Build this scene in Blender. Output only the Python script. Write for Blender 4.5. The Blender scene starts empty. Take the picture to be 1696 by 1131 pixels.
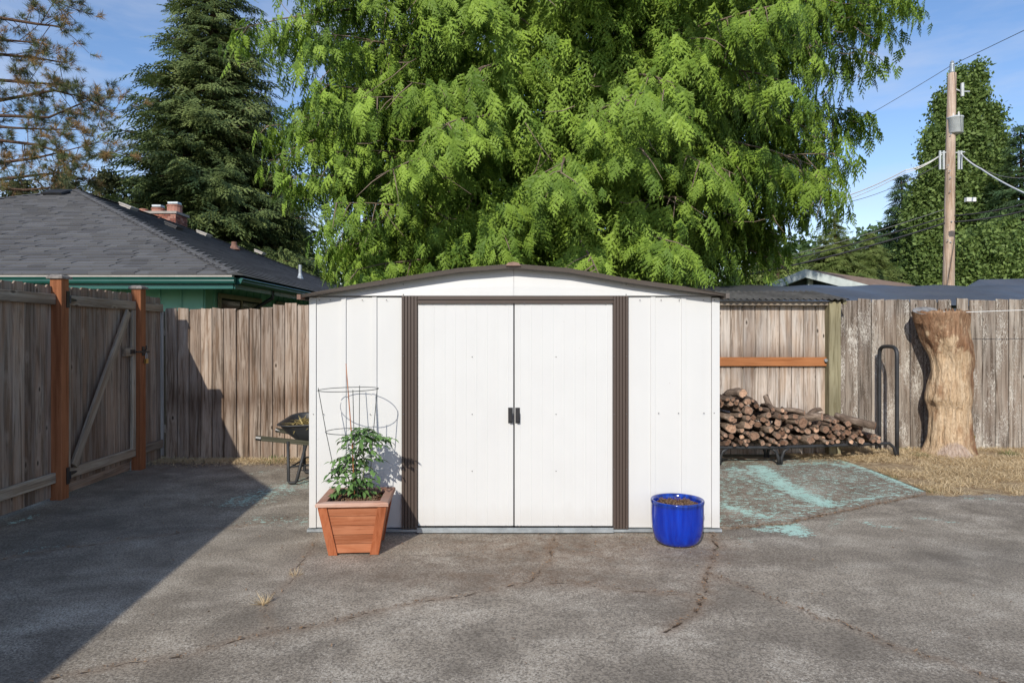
import bpy, math, random
import numpy as np
from mathutils import Vector, Matrix, Quaternion
random.seed(7); rng = np.random.default_rng(7)
S = bpy.context.scene
COL = S.collection
F = 1696*24/36.0; H = 1.464
# ---------------------------------------------------------------- camera
cam = bpy.data.cameras.new('camera'); co = bpy.data.objects.new('camera', cam); COL.objects.link(co)
co.location = (0, 0, H); co.rotation_euler = (math.pi/2, 0, 0)
cam.lens = 24; cam.sensor_width = 36; cam.shift_y = -10.5/1696; cam.clip_end = 3000; cam.clip_start = 0.05
S.camera = co
# ---------------------------------------------------------------- sky and sun
SUN = Vector((0.078, 0.28, -0.171)).normalized()
w = bpy.data.worlds.new('World'); S.world = w; w.use_nodes = True
wn = w.node_tree; wn.nodes.clear()
sky = wn.nodes.new('ShaderNodeTexSky'); sky.sky_type = 'NISHITA'; sky.sun_disc = False
sky.sun_elevation = math.asin(-SUN.z); sky.sun_rotation = math.atan2(-SUN.x, -SUN.y)
sky.air_density = 1.0; sky.dust_density = 0.2; sky.ozone_density = 2.0; sky.altitude = 50
wtc = wn.nodes.new('ShaderNodeTexCoord'); wmp = wn.nodes.new('ShaderNodeMapping')
wmp.inputs['Scale'].default_value = (1.6, 1.6, 6.5); wmp.inputs['Rotation'].default_value = (0, 0.22, 0.3)
wno = wn.nodes.new('ShaderNodeTexNoise'); wno.inputs['Scale'].default_value = 2.2; wno.inputs['Detail'].default_value = 7; wno.inputs['Roughness'].default_value = 0.55
wr = wn.nodes.new('ShaderNodeValToRGB'); wr.color_ramp.elements[0].position = 0.42; wr.color_ramp.elements[0].color = (0, 0, 0, 1)
wr.color_ramp.elements[1].position = 0.72; wr.color_ramp.elements[1].color = (0.55, 0.55, 0.55, 1)
wmx = wn.nodes.new('ShaderNodeMixRGB'); wmx.inputs['Color2'].default_value = (4.6, 4.9, 5.6, 1)
wbg = wn.nodes.new('ShaderNodeBackground'); wbg.inputs['Strength'].default_value = 0.145
whs = wn.nodes.new('ShaderNodeHueSaturation'); whs.inputs['Saturation'].default_value = 1.2; whs.inputs['Value'].default_value = 1.33
wti = wn.nodes.new('ShaderNodeMixRGB'); wti.blend_type = 'MULTIPLY'; wti.inputs['Fac'].default_value = 1; wti.inputs['Color2'].default_value = (1.02, 0.84, 0.83, 1)
wo = wn.nodes.new('ShaderNodeOutputWorld')
for a, b in ((wtc.outputs['Generated'], wmp.inputs[0]), (wmp.outputs[0], wno.inputs['Vector']), (wno.outputs['Fac'], wr.inputs[0]), (wr.outputs[0], wmx.inputs['Fac']),
             (sky.outputs[0], whs.inputs['Color']), (whs.outputs[0], wti.inputs['Color1']), (wti.outputs[0], wmx.inputs['Color1']), (wmx.outputs[0], wbg.inputs['Color']), (wbg.outputs[0], wo.inputs[0])): wn.links.new(a, b)
sl = bpy.data.lights.new('sun', 'SUN'); sl.energy = 3.75; sl.angle = math.radians(0.5); sl.color = (1, 0.945, 0.85)
so = bpy.data.objects.new('sun', sl); COL.objects.link(so); so.rotation_euler = SUN.to_track_quat('-Z', 'Y').to_euler(); so.location = (-8, -20, 20)
S.view_settings.view_transform = 'Standard'; S.view_settings.look = 'None'; S.view_settings.exposure = 0.08; S.view_settings.gamma = 1
S.render.engine = 'CYCLES'
# ---------------------------------------------------------------- helpers
def P(px, py, Y): return Vector(((px-848)*Y/F, Y, H-(py-555)*Y/F))
def U(a, b): return random.uniform(a, b)
WL = {}
def _place(o, wloc, parent):
    wloc = Vector(wloc)
    if parent is not None:
        o.parent = parent; o.location = wloc - WL[parent.name]
    else: o.location = wloc
    WL[o.name] = wloc
def tag(o, label=None, cat=None, group=None, kind=None):
    if label: o['label'] = label
    if cat: o['category'] = cat
    if group: o['group'] = group
    if kind: o['kind'] = kind
    return o
def thing(name, label, cat, loc=(0, 0, 0), group=None):
    o = bpy.data.objects.new(name, None); o.empty_display_size = 0.1; COL.objects.link(o); _place(o, loc, None)
    return tag(o, label, cat, group)
def mesh(name, vs, fs, mats, smooth=False, mi=None):
    me = bpy.data.meshes.new(name); me.from_pydata([tuple(v) for v in vs], [], fs)
    for m in (mats if isinstance(mats, (list, tuple)) else [mats]): me.materials.append(m)
    if smooth: me.polygons.foreach_set('use_smooth', [True]*len(me.polygons))
    if mi is not None: me.polygons.foreach_set('material_index', mi)
    me.update(); return me
def link(name, me, loc=(0, 0, 0), parent=None, rot=None):
    o = bpy.data.objects.new(name, me); COL.objects.link(o); _place(o, loc, parent)
    if rot is not None:
        o.rotation_mode = 'QUATERNION'; o.rotation_quaternion = rot
    return o
def obj(name, vs, fs, mats, parent=None, smooth=False, org=None, mi=None):
    """vertices given in world space"""
    if org is None: org = WL[parent.name] if parent is not None else Vector((0, 0, 0))
    org = Vector(org)
    me = mesh(name, [Vector(v)-org for v in vs], fs, mats, smooth, mi)
    return link(name, me, org, parent)
class MB:
    def __init__(s): s.v = []; s.f = []; s.mi = []; s.m = 0
    def add(s, vs, fs):
        n = len(s.v); s.v += [Vector(v) for v in vs]; s.f += [tuple(i+n for i in f) for f in fs]; s.mi += [s.m]*len(fs); return s
    def box(s, a, b):
        x0, y0, z0 = a; x1, y1, z1 = b
        return s.add([(x0,y0,z0),(x1,y0,z0),(x1,y1,z0),(x0,y1,z0),(x0,y0,z1),(x1,y0,z1),(x1,y1,z1),(x0,y1,z1)],
                     [(0,3,2,1),(4,5,6,7),(0,1,5,4),(1,2,6,5),(2,3,7,6),(3,0,4,7)])
    def tube(s, pts, r, n=8, cap=True):
        pts = [Vector(p) for p in pts]; k = len(pts); rs = r if isinstance(r, (list, tuple)) else [r]*k
        vs = []; prev = None
        for i, p in enumerate(pts):
            t = (pts[min(i+1, k-1)]-pts[max(i-1, 0)]).normalized()
            if prev is None: a = t.orthogonal().normalized()
            else:
                a = prev - t*prev.dot(t)
                a = a.normalized() if a.length > 1e-6 else t.orthogonal().normalized()
            prev = a; b = t.cross(a)
            for j in range(n):
                c = 2*math.pi*j/n; vs.append(p+(a*math.cos(c)+b*math.sin(c))*rs[i])
        fs = []
        for i in range(k-1):
            for j in range(n): fs.append((i*n+j, i*n+(j+1) % n, (i+1)*n+(j+1) % n, (i+1)*n+j))
        if cap: fs.append(tuple(range(n))[::-1]); fs.append(tuple((k-1)*n+j for j in range(n)))
        return s.add(vs, fs)
    def lathe(s, c, prof, n=32):
        vs = [Vector(c)+Vector((r*math.cos(2*math.pi*j/n), r*math.sin(2*math.pi*j/n), z)) for r, z in prof for j in range(n)]
        fs = [(i*n+j, i*n+(j+1) % n, (i+1)*n+(j+1) % n, (i+1)*n+j) for i in range(len(prof)-1) for j in range(n)]
        return s.add(vs, fs)
    def prism(s, poly, off):
        """poly: list of 3d points, extruded by off"""
        k = len(poly); vs = [Vector(p) for p in poly]+[Vector(p)+Vector(off) for p in poly]
        fs = [tuple(range(k))[::-1], tuple(range(k, 2*k))]+[(i, (i+1) % k, (i+1) % k+k, i+k) for i in range(k)]
        return s.add(vs, fs)
    def obj(s, name, mats, parent=None, smooth=False, org=None): return obj(name, s.v, s.f, mats, parent, smooth, org, s.mi)
def frame(zdir, ydir):
    z = Vector(zdir).normalized(); y = Vector(ydir); y = (y-z*y.dot(z)).normalized(); x = y.cross(z)
    return Matrix((x, y, z)).transposed().to_quaternion()
BC = {}
def board_mesh(w, t, L, m, dog=0.0, jag=0):
    key = (round(w, 4), round(t, 4), round(L, 3), m.name, dog, jag)
    if key in BC: return BC[key]
    c = min(0.004, t*0.2, w*0.2); a = w/2; b = t/2
    ring = [(-a+c,-b),(a-c,-b),(a,-b+c),(a,b-c),(a-c,b),(-a+c,b),(-a,b-c),(-a,-b+c)]
    vs = [(x, y, 0) for x, y in ring]
    def top(x):
        z = L
        if dog: z -= max(0, abs(x)-(a-dog))
        return z
    if dog:
        lo = [(x, y, L-dog) for x, y in ring]; hi = [(x*(a-dog)/a, y, L) for x, y in ring]
        vs += lo+hi; n = 2
    else:
        J = [0]*8
        if jag: J = [U(-.018, .008) for _ in range(8)]
        vs += [(x, y, L+J[i]) for i, (x, y) in enumerate(ring)]; n = 1
    fs = [tuple(range(8))[::-1]]
    for k in range(n): fs += [(k*8+i, k*8+(i+1) % 8, (k+1)*8+(i+1) % 8, (k+1)*8+i) for i in range(8)]
    fs.append(tuple(range(n*8, n*8+8)))
    me = mesh('board', vs, fs, m); BC[key] = me; return me
def board(name, p0, p1, w, t, m, parent, ydir=(0, -1, 0), dog=0.0, jag=0):
    p0 = Vector(p0); p1 = Vector(p1)
    return link(name, board_mesh(w, t, (p1-p0).length, m, dog, jag), p0, parent, frame(p1-p0, ydir))
def bigmesh(name, V, T, mats, parent=None, org=(0, 0, 0), attrs=None, smooth=False, kind=None):
    """V (n,3) world, T (m,3) triangles"""
    org = Vector(org); V = V-np.array(org)
    me = bpy.data.meshes.new(name); n = len(V); m = len(T)
    me.vertices.add(n); me.vertices.foreach_set('co', V.astype(np.float32).ravel())
    me.loops.add(m*3); me.loops.foreach_set('vertex_index', T.astype(np.int32).ravel())
    me.polygons.add(m); me.polygons.foreach_set('loop_start', np.arange(0, m*3, 3, dtype=np.int32))
    me.polygons.foreach_set('loop_total', np.full(m, 3, dtype=np.int32))
    for mm in (mats if isinstance(mats, (list, tuple)) else [mats]): me.materials.append(mm)
    for k, a in (attrs or {}).items():
        at = me.attributes.new(k, 'FLOAT', 'POINT'); at.data.foreach_set('value', a.astype(np.float32))
    me.update(calc_edges=True)
    if smooth: me.polygons.foreach_set('use_smooth', np.ones(m, dtype=bool))
    o = link(name, me, org, parent)
    if kind: o['kind'] = kind
    return o
def nrm(a): return a/np.maximum(np.linalg.norm(a, axis=-1, keepdims=True), 1e-9)
def scatter(temps, pos, ax, no, sc):
    """instances of templates (V,T): local x -> ax, local z -> no ; returns V,T,tint"""
    ax = nrm(ax); no = nrm(no-ax*np.sum(no*ax, axis=1, keepdims=True)); by = np.cross(no, ax)
    Vs = []; Ts = []; At = []; off = 0
    which = rng.integers(0, len(temps), len(pos))
    for k, (tv, tt) in enumerate(temps):
        idx = np.nonzero(which == k)[0]
        if not len(idx): continue
        s = sc[idx]
        if s.ndim == 1: s = s[:, None]
        M = np.stack([ax[idx], by[idx], no[idx]], axis=1)          # (n,3,3) rows
        W = np.einsum('vk,nkd->nvd', tv, M)*s[:, None, :] + pos[idx][:, None, :]
        n, v = len(idx), len(tv)
        Vs.append(W.reshape(-1, 3)); Ts.append((tt[None]+(np.arange(n)*v)[:, None, None]+off).reshape(-1, 3))
        At.append(np.repeat(rng.random(n), v)); off += n*v
    return np.concatenate(Vs), np.concatenate(Ts), np.concatenate(At)
# ---------------------------------------------------------------- material helpers
class MT:
    def __init__(s, name, rough=0.7, spec=0.3, metal=0.0):
        s.m = bpy.data.materials.new(name); s.m.use_nodes = True; s.t = s.m.node_tree; s.b = s.t.nodes['Principled BSDF']
        s.b.inputs['Roughness'].default_value = rough; s.b.inputs['Specular IOR Level'].default_value = spec; s.b.inputs['Metallic'].default_value = metal
        s.tc = s.t.nodes.new('ShaderNodeTexCoord')
    def L(s, a, b): s.t.links.new(a, b)
    def put(s, sock, v):
        if isinstance(v, (int, float)): sock.default_value = v
        elif isinstance(v, (tuple, list)): sock.default_value = tuple(v)+(1,) if len(v) == 3 and len(sock.default_value) == 4 else tuple(v)
        else: s.L(v, sock)
    def map(s, scale=(1, 1, 1), src='Object', rnd=False, rot=(0, 0, 0)):
        v = s.tc.outputs[src]
        if rnd:
            oi = s.t.nodes.new('ShaderNodeObjectInfo'); mu = s.math('MULTIPLY', oi.outputs['Random'], 37.0)
            va = s.t.nodes.new('ShaderNodeVectorMath'); va.operation = 'ADD'; s.L(v, va.inputs[0]); s.L(mu, va.inputs[1]); v = va.outputs[0]
        mp = s.t.nodes.new('ShaderNodeMapping'); mp.inputs['Scale'].default_value = scale; mp.inputs['Rotation'].default_value = rot; s.L(v, mp.inputs[0]); return mp.outputs[0]
    def noise(s, vec, scale, detail=4, rough=0.55, dist=0):
        n = s.t.nodes.new('ShaderNodeTexNoise'); s.L(vec, n.inputs['Vector']); n.inputs['Scale'].default_value = scale
        n.inputs['Detail'].default_value = detail; n.inputs['Roughness'].default_value = rough; n.inputs['Distortion'].default_value = dist; return n.outputs['Fac']
    def vor(s, vec, scale, feat='F1', out='Distance'):
        n = s.t.nodes.new('ShaderNodeTexVoronoi'); n.feature = feat; s.L(vec, n.inputs['Vector']); n.inputs['Scale'].default_value = scale; return n.outputs[out]
    def ramp(s, fac, pts):
        r = s.t.nodes.new('ShaderNodeValToRGB'); e = r.color_ramp.elements
        while len(e) < len(pts): e.new(0.5)
        for i, (p, c) in enumerate(pts):
            e[i].position = p; e[i].color = (c, c, c, 1) if isinstance(c, (int, float)) else tuple(c)+(1,)
        s.L(fac, r.inputs[0]); return r.outputs[0]
    def mix(s, fac, a, b, mode='MIX'):
        r = s.t.nodes.new('ShaderNodeMixRGB'); r.blend_type = mode
        s.put(r.inputs['Fac'], fac); s.put(r.inputs['Color1'], a); s.put(r.inputs['Color2'], b); return r.outputs[0]
    def math(s, op, a, b=None):
        r = s.t.nodes.new('ShaderNodeMath'); r.operation = op; s.put(r.inputs[0], a)
        if b is not None: s.put(r.inputs[1], b)
        return r.outputs[0]
    def attr(s, n):
        r = s.t.nodes.new('ShaderNodeAttribute'); r.attribute_name = n; return r.outputs['Fac']
    def rand(s): return s.t.nodes.new('ShaderNodeObjectInfo').outputs['Random']
    def bump(s, h, strength=0.3, dist=0.01):
        r = s.t.nodes.new('ShaderNodeBump'); r.inputs['Strength'].default_value = strength; r.inputs['Distance'].default_value = dist
        s.L(h, r.inputs['Height']); s.L(r.outputs[0], s.b.inputs['Normal'])
    def col(s, c): s.put(s.b.inputs['Base Color'], c); return s
def plain(name, c, rough=0.6, spec=0.3, metal=0.0, var=0.12, sc=6.0, bump=0.0):
    t = MT(name, rough, spec, metal); n = t.noise(t.map(rnd=True), sc, 5)
    t.col(t.ramp(n, [(0.3, tuple(x*(1-var) for x in c)), (0.7, tuple(min(1, x*(1+var)) for x in c))]))
    if bump: t.bump(t.noise(t.map(), sc*8, 4), bump, 0.004)
    return t.m
def wood(name, dark, light, warm=None, knots=True, flake=None, wet=None, rough=0.85, gs=1.0, moss=None, gv=(1, 1, 0.045)):
    t = MT(name, rough, 0.15)
    g = t.map(gv, rnd=True); n1 = t.noise(g, 30*gs, 8, 0.72, 0.8)
    n2 = t.noise(t.map(tuple(min(1, x*3.5) for x in gv), rnd=True), 9, 4, 0.5, 1.2)
    n3 = t.noise(t.map((0.6, 0.6, 1), rnd=True), 1.6, 3)
    c = t.ramp(n1, [(0.33, tuple(x*0.7 for x in dark)), (0.42, dark), (0.53, tuple(a*.35+b*.65 for a, b in zip(dark, light))), (0.70, light)])
    wv = t.mix(t.ramp(n2, [(0.35, 0.0), (0.7, 1.0)]), c, t.mix(0.55, c, warm or dark))
    c = t.mix(t.ramp(n3, [(0.35, 0.55), (0.65, 0.0)]), wv, t.mix(1.0, wv, (0.6, 0.6, 0.62), 'MULTIPLY'))
    r = t.ramp(t.rand(), [(0, (0.74, 0.72, 0.72)), (0.5, (0.98, 0.96, 0.95)), (1, (1.22, 1.22, 1.22))])
    c = t.mix(1.0, c, r, 'MULTIPLY')
    h = n1
    if knots:
        v = t.vor(t.map((1, 1, 0.45), rnd=True), 6.0)
        v = t.math('ADD', v, t.math('MULTIPLY', t.math('SUBTRACT', n1, 0.5), 0.06)); k = t.ramp(v, [(0.04, 1.0), (0.075, 0.0)]); ring = t.ramp(v, [(0.07, 0.0), (0.10, 0.32), (0.20, 0.0)])
        c = t.mix(k, c, tuple(x*0.35 for x in dark)); c = t.mix(ring, c, light)
    if wet is not None:      # weather-stained band at a height of its own
        sx = t.t.nodes.new('ShaderNodeSeparateXYZ'); t.L(t.tc.outputs['Object'], sx.inputs[0])
        zz = t.math('ADD', sx.outputs[2], t.math('MULTIPLY', t.noise(t.map((1, 1, 0.05), rnd=True), 30, 3), wet[1]))
        kk = t.ramp(t.math('ABSOLUTE', t.math('SUBTRACT', zz, wet[0])), [(0.02, wet[2]), (0.22, 0.0)])
        c = t.mix(kk, c, t.mix(1.0, c, (0.55, 0.5, 0.47), 'MULTIPLY'))
    if flake is not None:
        f1 = t.noise(t.map((1, 1, 0.28), rnd=True), 110, 8, 0.85); f2 = t.noise(t.map((1, 1, 0.35), rnd=True), 4.5, 4)
        fk = t.math('ADD', f1, t.math('MULTIPLY', t.math('SUBTRACT', f2, 0.5), 0.55))
        k = t.ramp(fk, [(flake[0], 0.0), (flake[0]+0.035, 1.0)]); c = t.mix(k, c, flake[1]); h = t.math('ADD', n1, t.math('MULTIPLY', k, 0.4))
    if moss is not None:
        c = t.mix(t.ramp(t.noise(t.map(rnd=True), 3, 5), [(0.4, 0.0), (0.7, 0.7)]), c, moss)
    t.col(c); t.bump(h, 0.55, 0.006); return t.m
def leafmat(name, dark, light, tip=None, trans=0.35, sc=1.2, rough=0.55, tth=1.12):
    t = MT(name, rough, 0.25); a = t.attr('tint'); n = t.noise(t.map(), sc, 3)
    c = t.ramp(t.math('ADD', t.math('MULTIPLY', a, 0.6), t.math('MULTIPLY', n, 0.45)), [(0.15, dark), (0.85, light)])
    if tip: c = t.mix(t.ramp(t.math('ADD', t.math('MULTIPLY', n, 0.5), t.math('FRACT', t.math('MULTIPLY', a, 7.31))), [(tth, 0.0), (tth+.18, 0.6)]), c, tip)
    t.col(c)
    tr = t.t.nodes.new('ShaderNodeBsdfTranslucent'); t.L(c, tr.inputs['Color']); mx = t.t.nodes.new('ShaderNodeMixShader'); mx.inputs[0].default_value = trans
    out = [n for n in t.t.nodes if n.type == 'OUTPUT_MATERIAL'][0]
    t.L(t.b.outputs[0], mx.inputs[1]); t.L(tr.outputs[0], mx.inputs[2]); t.L(mx.outputs[0], out.inputs[0]); return t.m
# ---------------------------------------------------------------- materials
M_back = wood('weathered_brown_grey_board', (0.16, 0.12, 0.088), (0.56, 0.475, 0.39), (0.29, 0.18, 0.11), wet=(0.86, 0.35, 0.85))
M_mid = wood('weathered_pale_board', (0.24, 0.20, 0.165), (0.64, 0.575, 0.50), (0.43, 0.30, 0.20), wet=(1.22, 0.12, 0.7))
M_right = wood('peeling_grey_board', (0.13, 0.108, 0.085), (0.46, 0.41, 0.345), (0.22, 0.155, 0.11), flake=(0.555, (0.60, 0.56, 0.49)))
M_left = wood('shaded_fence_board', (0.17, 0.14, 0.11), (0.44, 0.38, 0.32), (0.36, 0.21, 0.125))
M_rail = wood('grey_rail_wood', (0.25, 0.21, 0.165), (0.50, 0.45, 0.37), (0.36, 0.26, 0.17))
M_post = wood('stained_cedar_post', (0.26, 0.10, 0.045), (0.42, 0.18, 0.085), (0.34, 0.13, 0.06), knots=False, rough=0.75)
M_cap = wood('cap_wood', (0.26, 0.24, 0.22), (0.5, 0.47, 0.43), knots=False)
M_green = wood('treated_post_wood', (0.17, 0.15, 0.085), (0.34, 0.31, 0.20), (0.22, 0.19, 0.11), knots=False)
M_orail = wood('orange_rail_wood', (0.23, 0.085, 0.03), (0.40, 0.17, 0.07), (0.3, 0.12, 0.045), knots=True)
M_box = wood('planter_cedar', (0.40, 0.14, 0.065), (0.62, 0.27, 0.145), (0.46, 0.16, 0.07), knots=True, rough=0.6, gs=0.9, gv=(0.06, 0.06, 1))
M_trim = wood('planter_trim_cedar', (0.36, 0.11, 0.045), (0.52, 0.19, 0.09), (0.4, 0.12, 0.05), knots=False, rough=0.55)
M_rim = wood('planter_rim_weathered', (0.38, 0.22, 0.16), (0.60, 0.42, 0.33), (0.42, 0.18, 0.1), knots=False, gv=(0.08, 0.08, 1))
def metal_paint(name, c, rough, scale=3.0, dirt=0.0):
    t = MT(name, rough, 0.4); n = t.noise(t.map(), scale, 4)
    col = t.ramp(n, [(0.3, tuple(x*0.965 for x in c)), (0.7, c)])
    if dirt:
        sx = t.t.nodes.new('ShaderNodeSeparateXYZ'); t.L(t.tc.outputs['Object'], sx.inputs[0])
        low = t.ramp(t.math('ADD', sx.outputs[2], t.math('MULTIPLY', t.noise(t.map((1, 1, .3)), 14, 6), -0.18)), [(0.0, dirt), (0.12, 0.0)])
        col = t.mix(low, col, (0.42, 0.36, 0.29))
        v = t.ramp(t.noise(t.map((1, 1, 0.03)), 22, 4), [(0.55, 0.0), (0.75, 0.05)]); col = t.mix(v, col, (0.45, 0.42, 0.36))
        sp = t.ramp(t.vor(t.map(), 7), [(0.012, 0.7), (0.02, 0.0)]); col = t.mix(sp, col, (0.2, 0.15, 0.1))
    t.col(col); t.bump(t.noise(t.map((1, 1, 0.35)), 2.6, 2), 0.45, 0.02); return t.m
M_white = metal_paint('shed_white_paint', (0.665, 0.665, 0.65), 0.42, dirt=0.18)
M_brown = metal_paint('shed_brown_paint', (0.085, 0.062, 0.050), 0.42)
M_roofb = metal_paint('shed_roof_edge_paint', (0.135, 0.115, 0.10), 0.45)
M_galv = plain('galvanised_steel', (0.42, 0.46, 0.48), 0.42, 0.5, 0.55, 0.2, 14)
M_black = plain('black_metal', (0.022, 0.022, 0.024), 0.4, 0.5, 0, 0.2, 9)
M_rack = plain('rack_black_paint', (0.03, 0.031, 0.033), 0.5, 0.4, 0, 0.3, 12, 0.2)
M_plast = plain('black_plastic_tray', (0.035, 0.037, 0.04), 0.45, 0.4, 0, 0.3, 5)
M_hand = wood('dark_green_handle', (0.06, 0.06, 0.04), (0.14, 0.135, 0.10), knots=False)
M_brass = plain('brass', (0.5, 0.36, 0.12), 0.35, 0.5, 0.8)
M_screw = plain('screw_steel', (0.25, 0.24, 0.23), 0.4, 0.5, 0.6)
M_teal = plain('teal_siding', (0.30, 0.62, 0.56), 0.7, 0.2, 0, 0.07, 3)
M_dteal = plain('dark_green_gutter', (0.022, 0.115, 0.10), 0.35, 0.4, 0, 0.1, 3)
M_flash = plain('pale_flashing', (0.42, 0.39, 0.35), 0.6)
M_glass = MT('window_glass', 0.06, 0.6).col((0.035, 0.042, 0.045)).m
M_wire = plain('cage_wire', (0.045, 0.055, 0.05), 0.5, 0.4)
M_wgrey = plain('grey_cable', (0.16, 0.16, 0.17), 0.6)
M_wblk = plain('black_cable', (0.03, 0.03, 0.035), 0.6)
M_wwht = plain('white_cable', (0.72, 0.72, 0.70), 0.5)
M_cane = plain('bamboo_cane', (0.42, 0.17, 0.08), 0.6, var=0.25, sc=30)
t = MT('potting_soil', 0.95, 0.1); n = t.noise(t.map(), 90, 6, 0.7); c = t.ramp(n, [(0.3, (0.05, 0.022, 0.012)), (0.7, (0.22, 0.10, 0.06))])
c = t.mix(t.ramp(t.vor(t.map(), 120), [(0.16, 0.9), (0.24, 0.0)]), c, (0.55, 0.42, 0.34)); t.col(c); t.bump(n, 1.0, 0.02); M_soil = t.m
t = MT('blue_glaze', 0.09, 0.7)
sx = t.t.nodes.new('ShaderNodeSeparateXYZ'); t.L(t.tc.outputs['Object'], sx.inputs[0])
n = t.noise(t.map((1, 1, 0.12)), 24, 5); c = t.ramp(n, [(0.3, (0.002, 0.014, 0.26)), (0.75, (0.004, 0.05, 0.52))])
rimk = t.ramp(sx.outputs[2], [(0.262, 0.0), (0.285, 0.9)]); c = t.mix(rimk, c, t.ramp(n, [(0.35, (0.003, 0.01, 0.10)), (0.7, (0.01, 0.06, 0.4))]))
t.col(c); t.bump(t.noise(t.map(), 9, 3), 0.08, 0.01); M_blue = t.m
# concrete
def concrete(name, base=(0.40, 0.345, 0.272)):
    t = MT(name, 0.93, 0.12); o = t.map()
    big = t.noise(o, 0.55, 5, 0.6, 0.4); mid = t.noise(o, 2.6, 7, 0.62, 0.3); fin = t.noise(o, 75, 5, 0.75); grit = t.vor(o, 210)
    streak = t.noise(t.map((1.0, 1.9, 1), rot=(0, 0, 0.6)), 1.5, 8, 0.68, 0.5)
    c = t.ramp(mid, [(0.30, tuple(x*0.60 for x in base)), (0.5, base), (0.72, tuple(x*1.22 for x in base))])
    c = t.mix(t.ramp(big, [(0.38, 0.55), (0.6, 0.0)]), c, (0.21, 0.18, 0.145))
    c = t.mix(t.ramp(streak, [(0.50, 0.0), (0.70, 0.5)]), c, (0.50, 0.445, 0.365))
    c = t.mix(t.ramp(fin, [(0.42, 0.8), (0.56, 0.0)]), c, (0.115, 0.098, 0.08))
    flk = t.math('ADD', t.noise(t.map(), 105, 4, 0.8), t.math('MULTIPLY', t.math('SUBTRACT', t.math('ADD', t.math('MULTIPLY', mid, .5), t.math('MULTIPLY', streak, .5)), 0.5), 0.75))
    c = t.mix(t.ramp(flk, [(0.55, 0.0), (0.64, 0.8)]), c, (0.62, 0.56, 0.465))
    c = t.mix(t.ramp(grit, [(0.10, 0.35), (0.16, 0.0)]), c, (0.5, 0.48, 0.44))
    # brown needle stain field painted on the mesh
    st = t.math('MULTIPLY', t.attr('stain'), t.ramp(t.noise(o, 9, 7, 0.7), [(0.35, 0.15), (0.62, 1.0)]))
    c = t.mix(t.math('MULTIPLY', st, 0.72), c, (0.155, 0.088, 0.05))
    dk = t.math('MULTIPLY', t.attr('dark_patch'), t.ramp(t.noise(o, 3.5, 6, 0.6), [(0.3, 0.5), (0.6, 1.0)]))
    c = t.mix(t.math('MULTIPLY', dk, 0.6), c, (0.10, 0.09, 0.08))
    # cracks
    wob = t.math('MULTIPLY', t.math('SUBTRACT', t.noise(o, 16, 5, 0.6), 0.5), 0.035)
    d = t.math('ABSOLUTE', t.math('ADD', t.attr('crack'), wob))
    wide = t.math('MULTIPLY', t.ramp(d, [(0.0, 1.0), (0.055, 0.0)]), t.ramp(t.noise(o, 3, 4), [(0.35, 0.2), (0.65, 1.0)]))
    c = t.mix(t.math('MULTIPLY', wide, 0.5), c, (0.27, 0.19, 0.13))
    thin = t.ramp(d, [(0.004, 1.0), (0.009, 0.0)]); thin = t.math('MULTIPLY', thin, t.attr('crackw'))
    c = t.mix(t.math('MULTIPLY', thin, 0.9), c, (0.055, 0.035, 0.022))
    # flaking mint paint
    pn = t.noise(t.map((1.0, 1.6, 1)), 15, 10, 0.8); pf = t.math('ADD', t.math('ADD', t.attr('paint'), t.math('MULTIPLY', t.math('SUBTRACT', fin, 0.5), 1.6)), t.math('MULTIPLY', t.math('SUBTRACT', pn, 0.5), 3.6))
    pk = t.ramp(pf, [(0.5, 0.0), (0.56, 1.0)])
    pk = t.math('MULTIPLY', pk, t.ramp(fin, [(0.3, 0.5), (0.45, 1.0)]))
    c = t.mix(t.math('MULTIPLY', pk, 0.92), c, t.ramp(t.noise(o, 5, 5), [(0.3, (0.40, 0.62, 0.53)), (0.7, (0.53, 0.76, 0.66))]))
    t.col(c)
    h = t.math('SUBTRACT', t.math('ADD', t.math('MULTIPLY', fin, 0.5), t.math('MULTIPLY', mid, 0.6)), t.math('MULTIPLY', thin, 1.6))
    t.bump(h, 0.6, 0.008); return t.m
M_conc = concrete('worn_concrete')
t = MT('dry_soil', 0.97, 0.05); n = t.noise(t.map(), 12, 7, 0.7)
t.col(t.ramp(n, [(0.3, (0.18, 0.12, 0.07)), (0.5, (0.38, 0.28, 0.17)), (0.7, (0.52, 0.41, 0.26))])); t.bump(n, 1.0, 0.03); M_dirt = t.m
t = MT('far_ground', 0.97, 0.05); n = t.noise(t.map(), 0.6, 7, 0.7)
t.col(t.ramp(n, [(0.35, (0.07, 0.10, 0.03)), (0.6, (0.15, 0.15, 0.06)), (0.75, (0.26, 0.21, 0.12))])); M_far = t.m

# ================================================================ GROUND
def seg_dist(X, Y, pl):
    d = np.full(X.shape, 9.0)
    for (a, b) in zip(pl[:-1], pl[1:]):
        ax, ay = a; bx, by = b; L = (bx-ax)**2+(by-ay)**2+1e-9
        tt = np.clip(((X-ax)*(bx-ax)+(Y-ay)*(by-ay))/L, 0, 1); d = np.minimum(d, np.hypot(X-ax-tt*(bx-ax), Y-ay-tt*(by-ay)))
    return d
def G(px, py):
    Y = F*H/(py-555); return ((px-848)*Y/F, Y)
def rough_line(pl, n=5, amp=0.03):
    out = []
    for a, b in zip(pl[:-1], pl[1:]):
        for k in range(n):
            f = k/n; out.append((a[0]+(b[0]-a[0])*f+U(-amp, amp), a[1]+(b[1]-a[1])*f+U(-amp, amp)))
    out.append(pl[-1]); return out
def gp(*pts): return rough_line([G(*p) for p in pts], 5, 0.018)
CR1 = gp((-60, 1165), (70, 1125), (300, 1082), (450, 1047), (540, 1032), (650, 1004), (760, 985), (880, 962), (960, 963), (1060, 978), (1160, 985))
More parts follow.
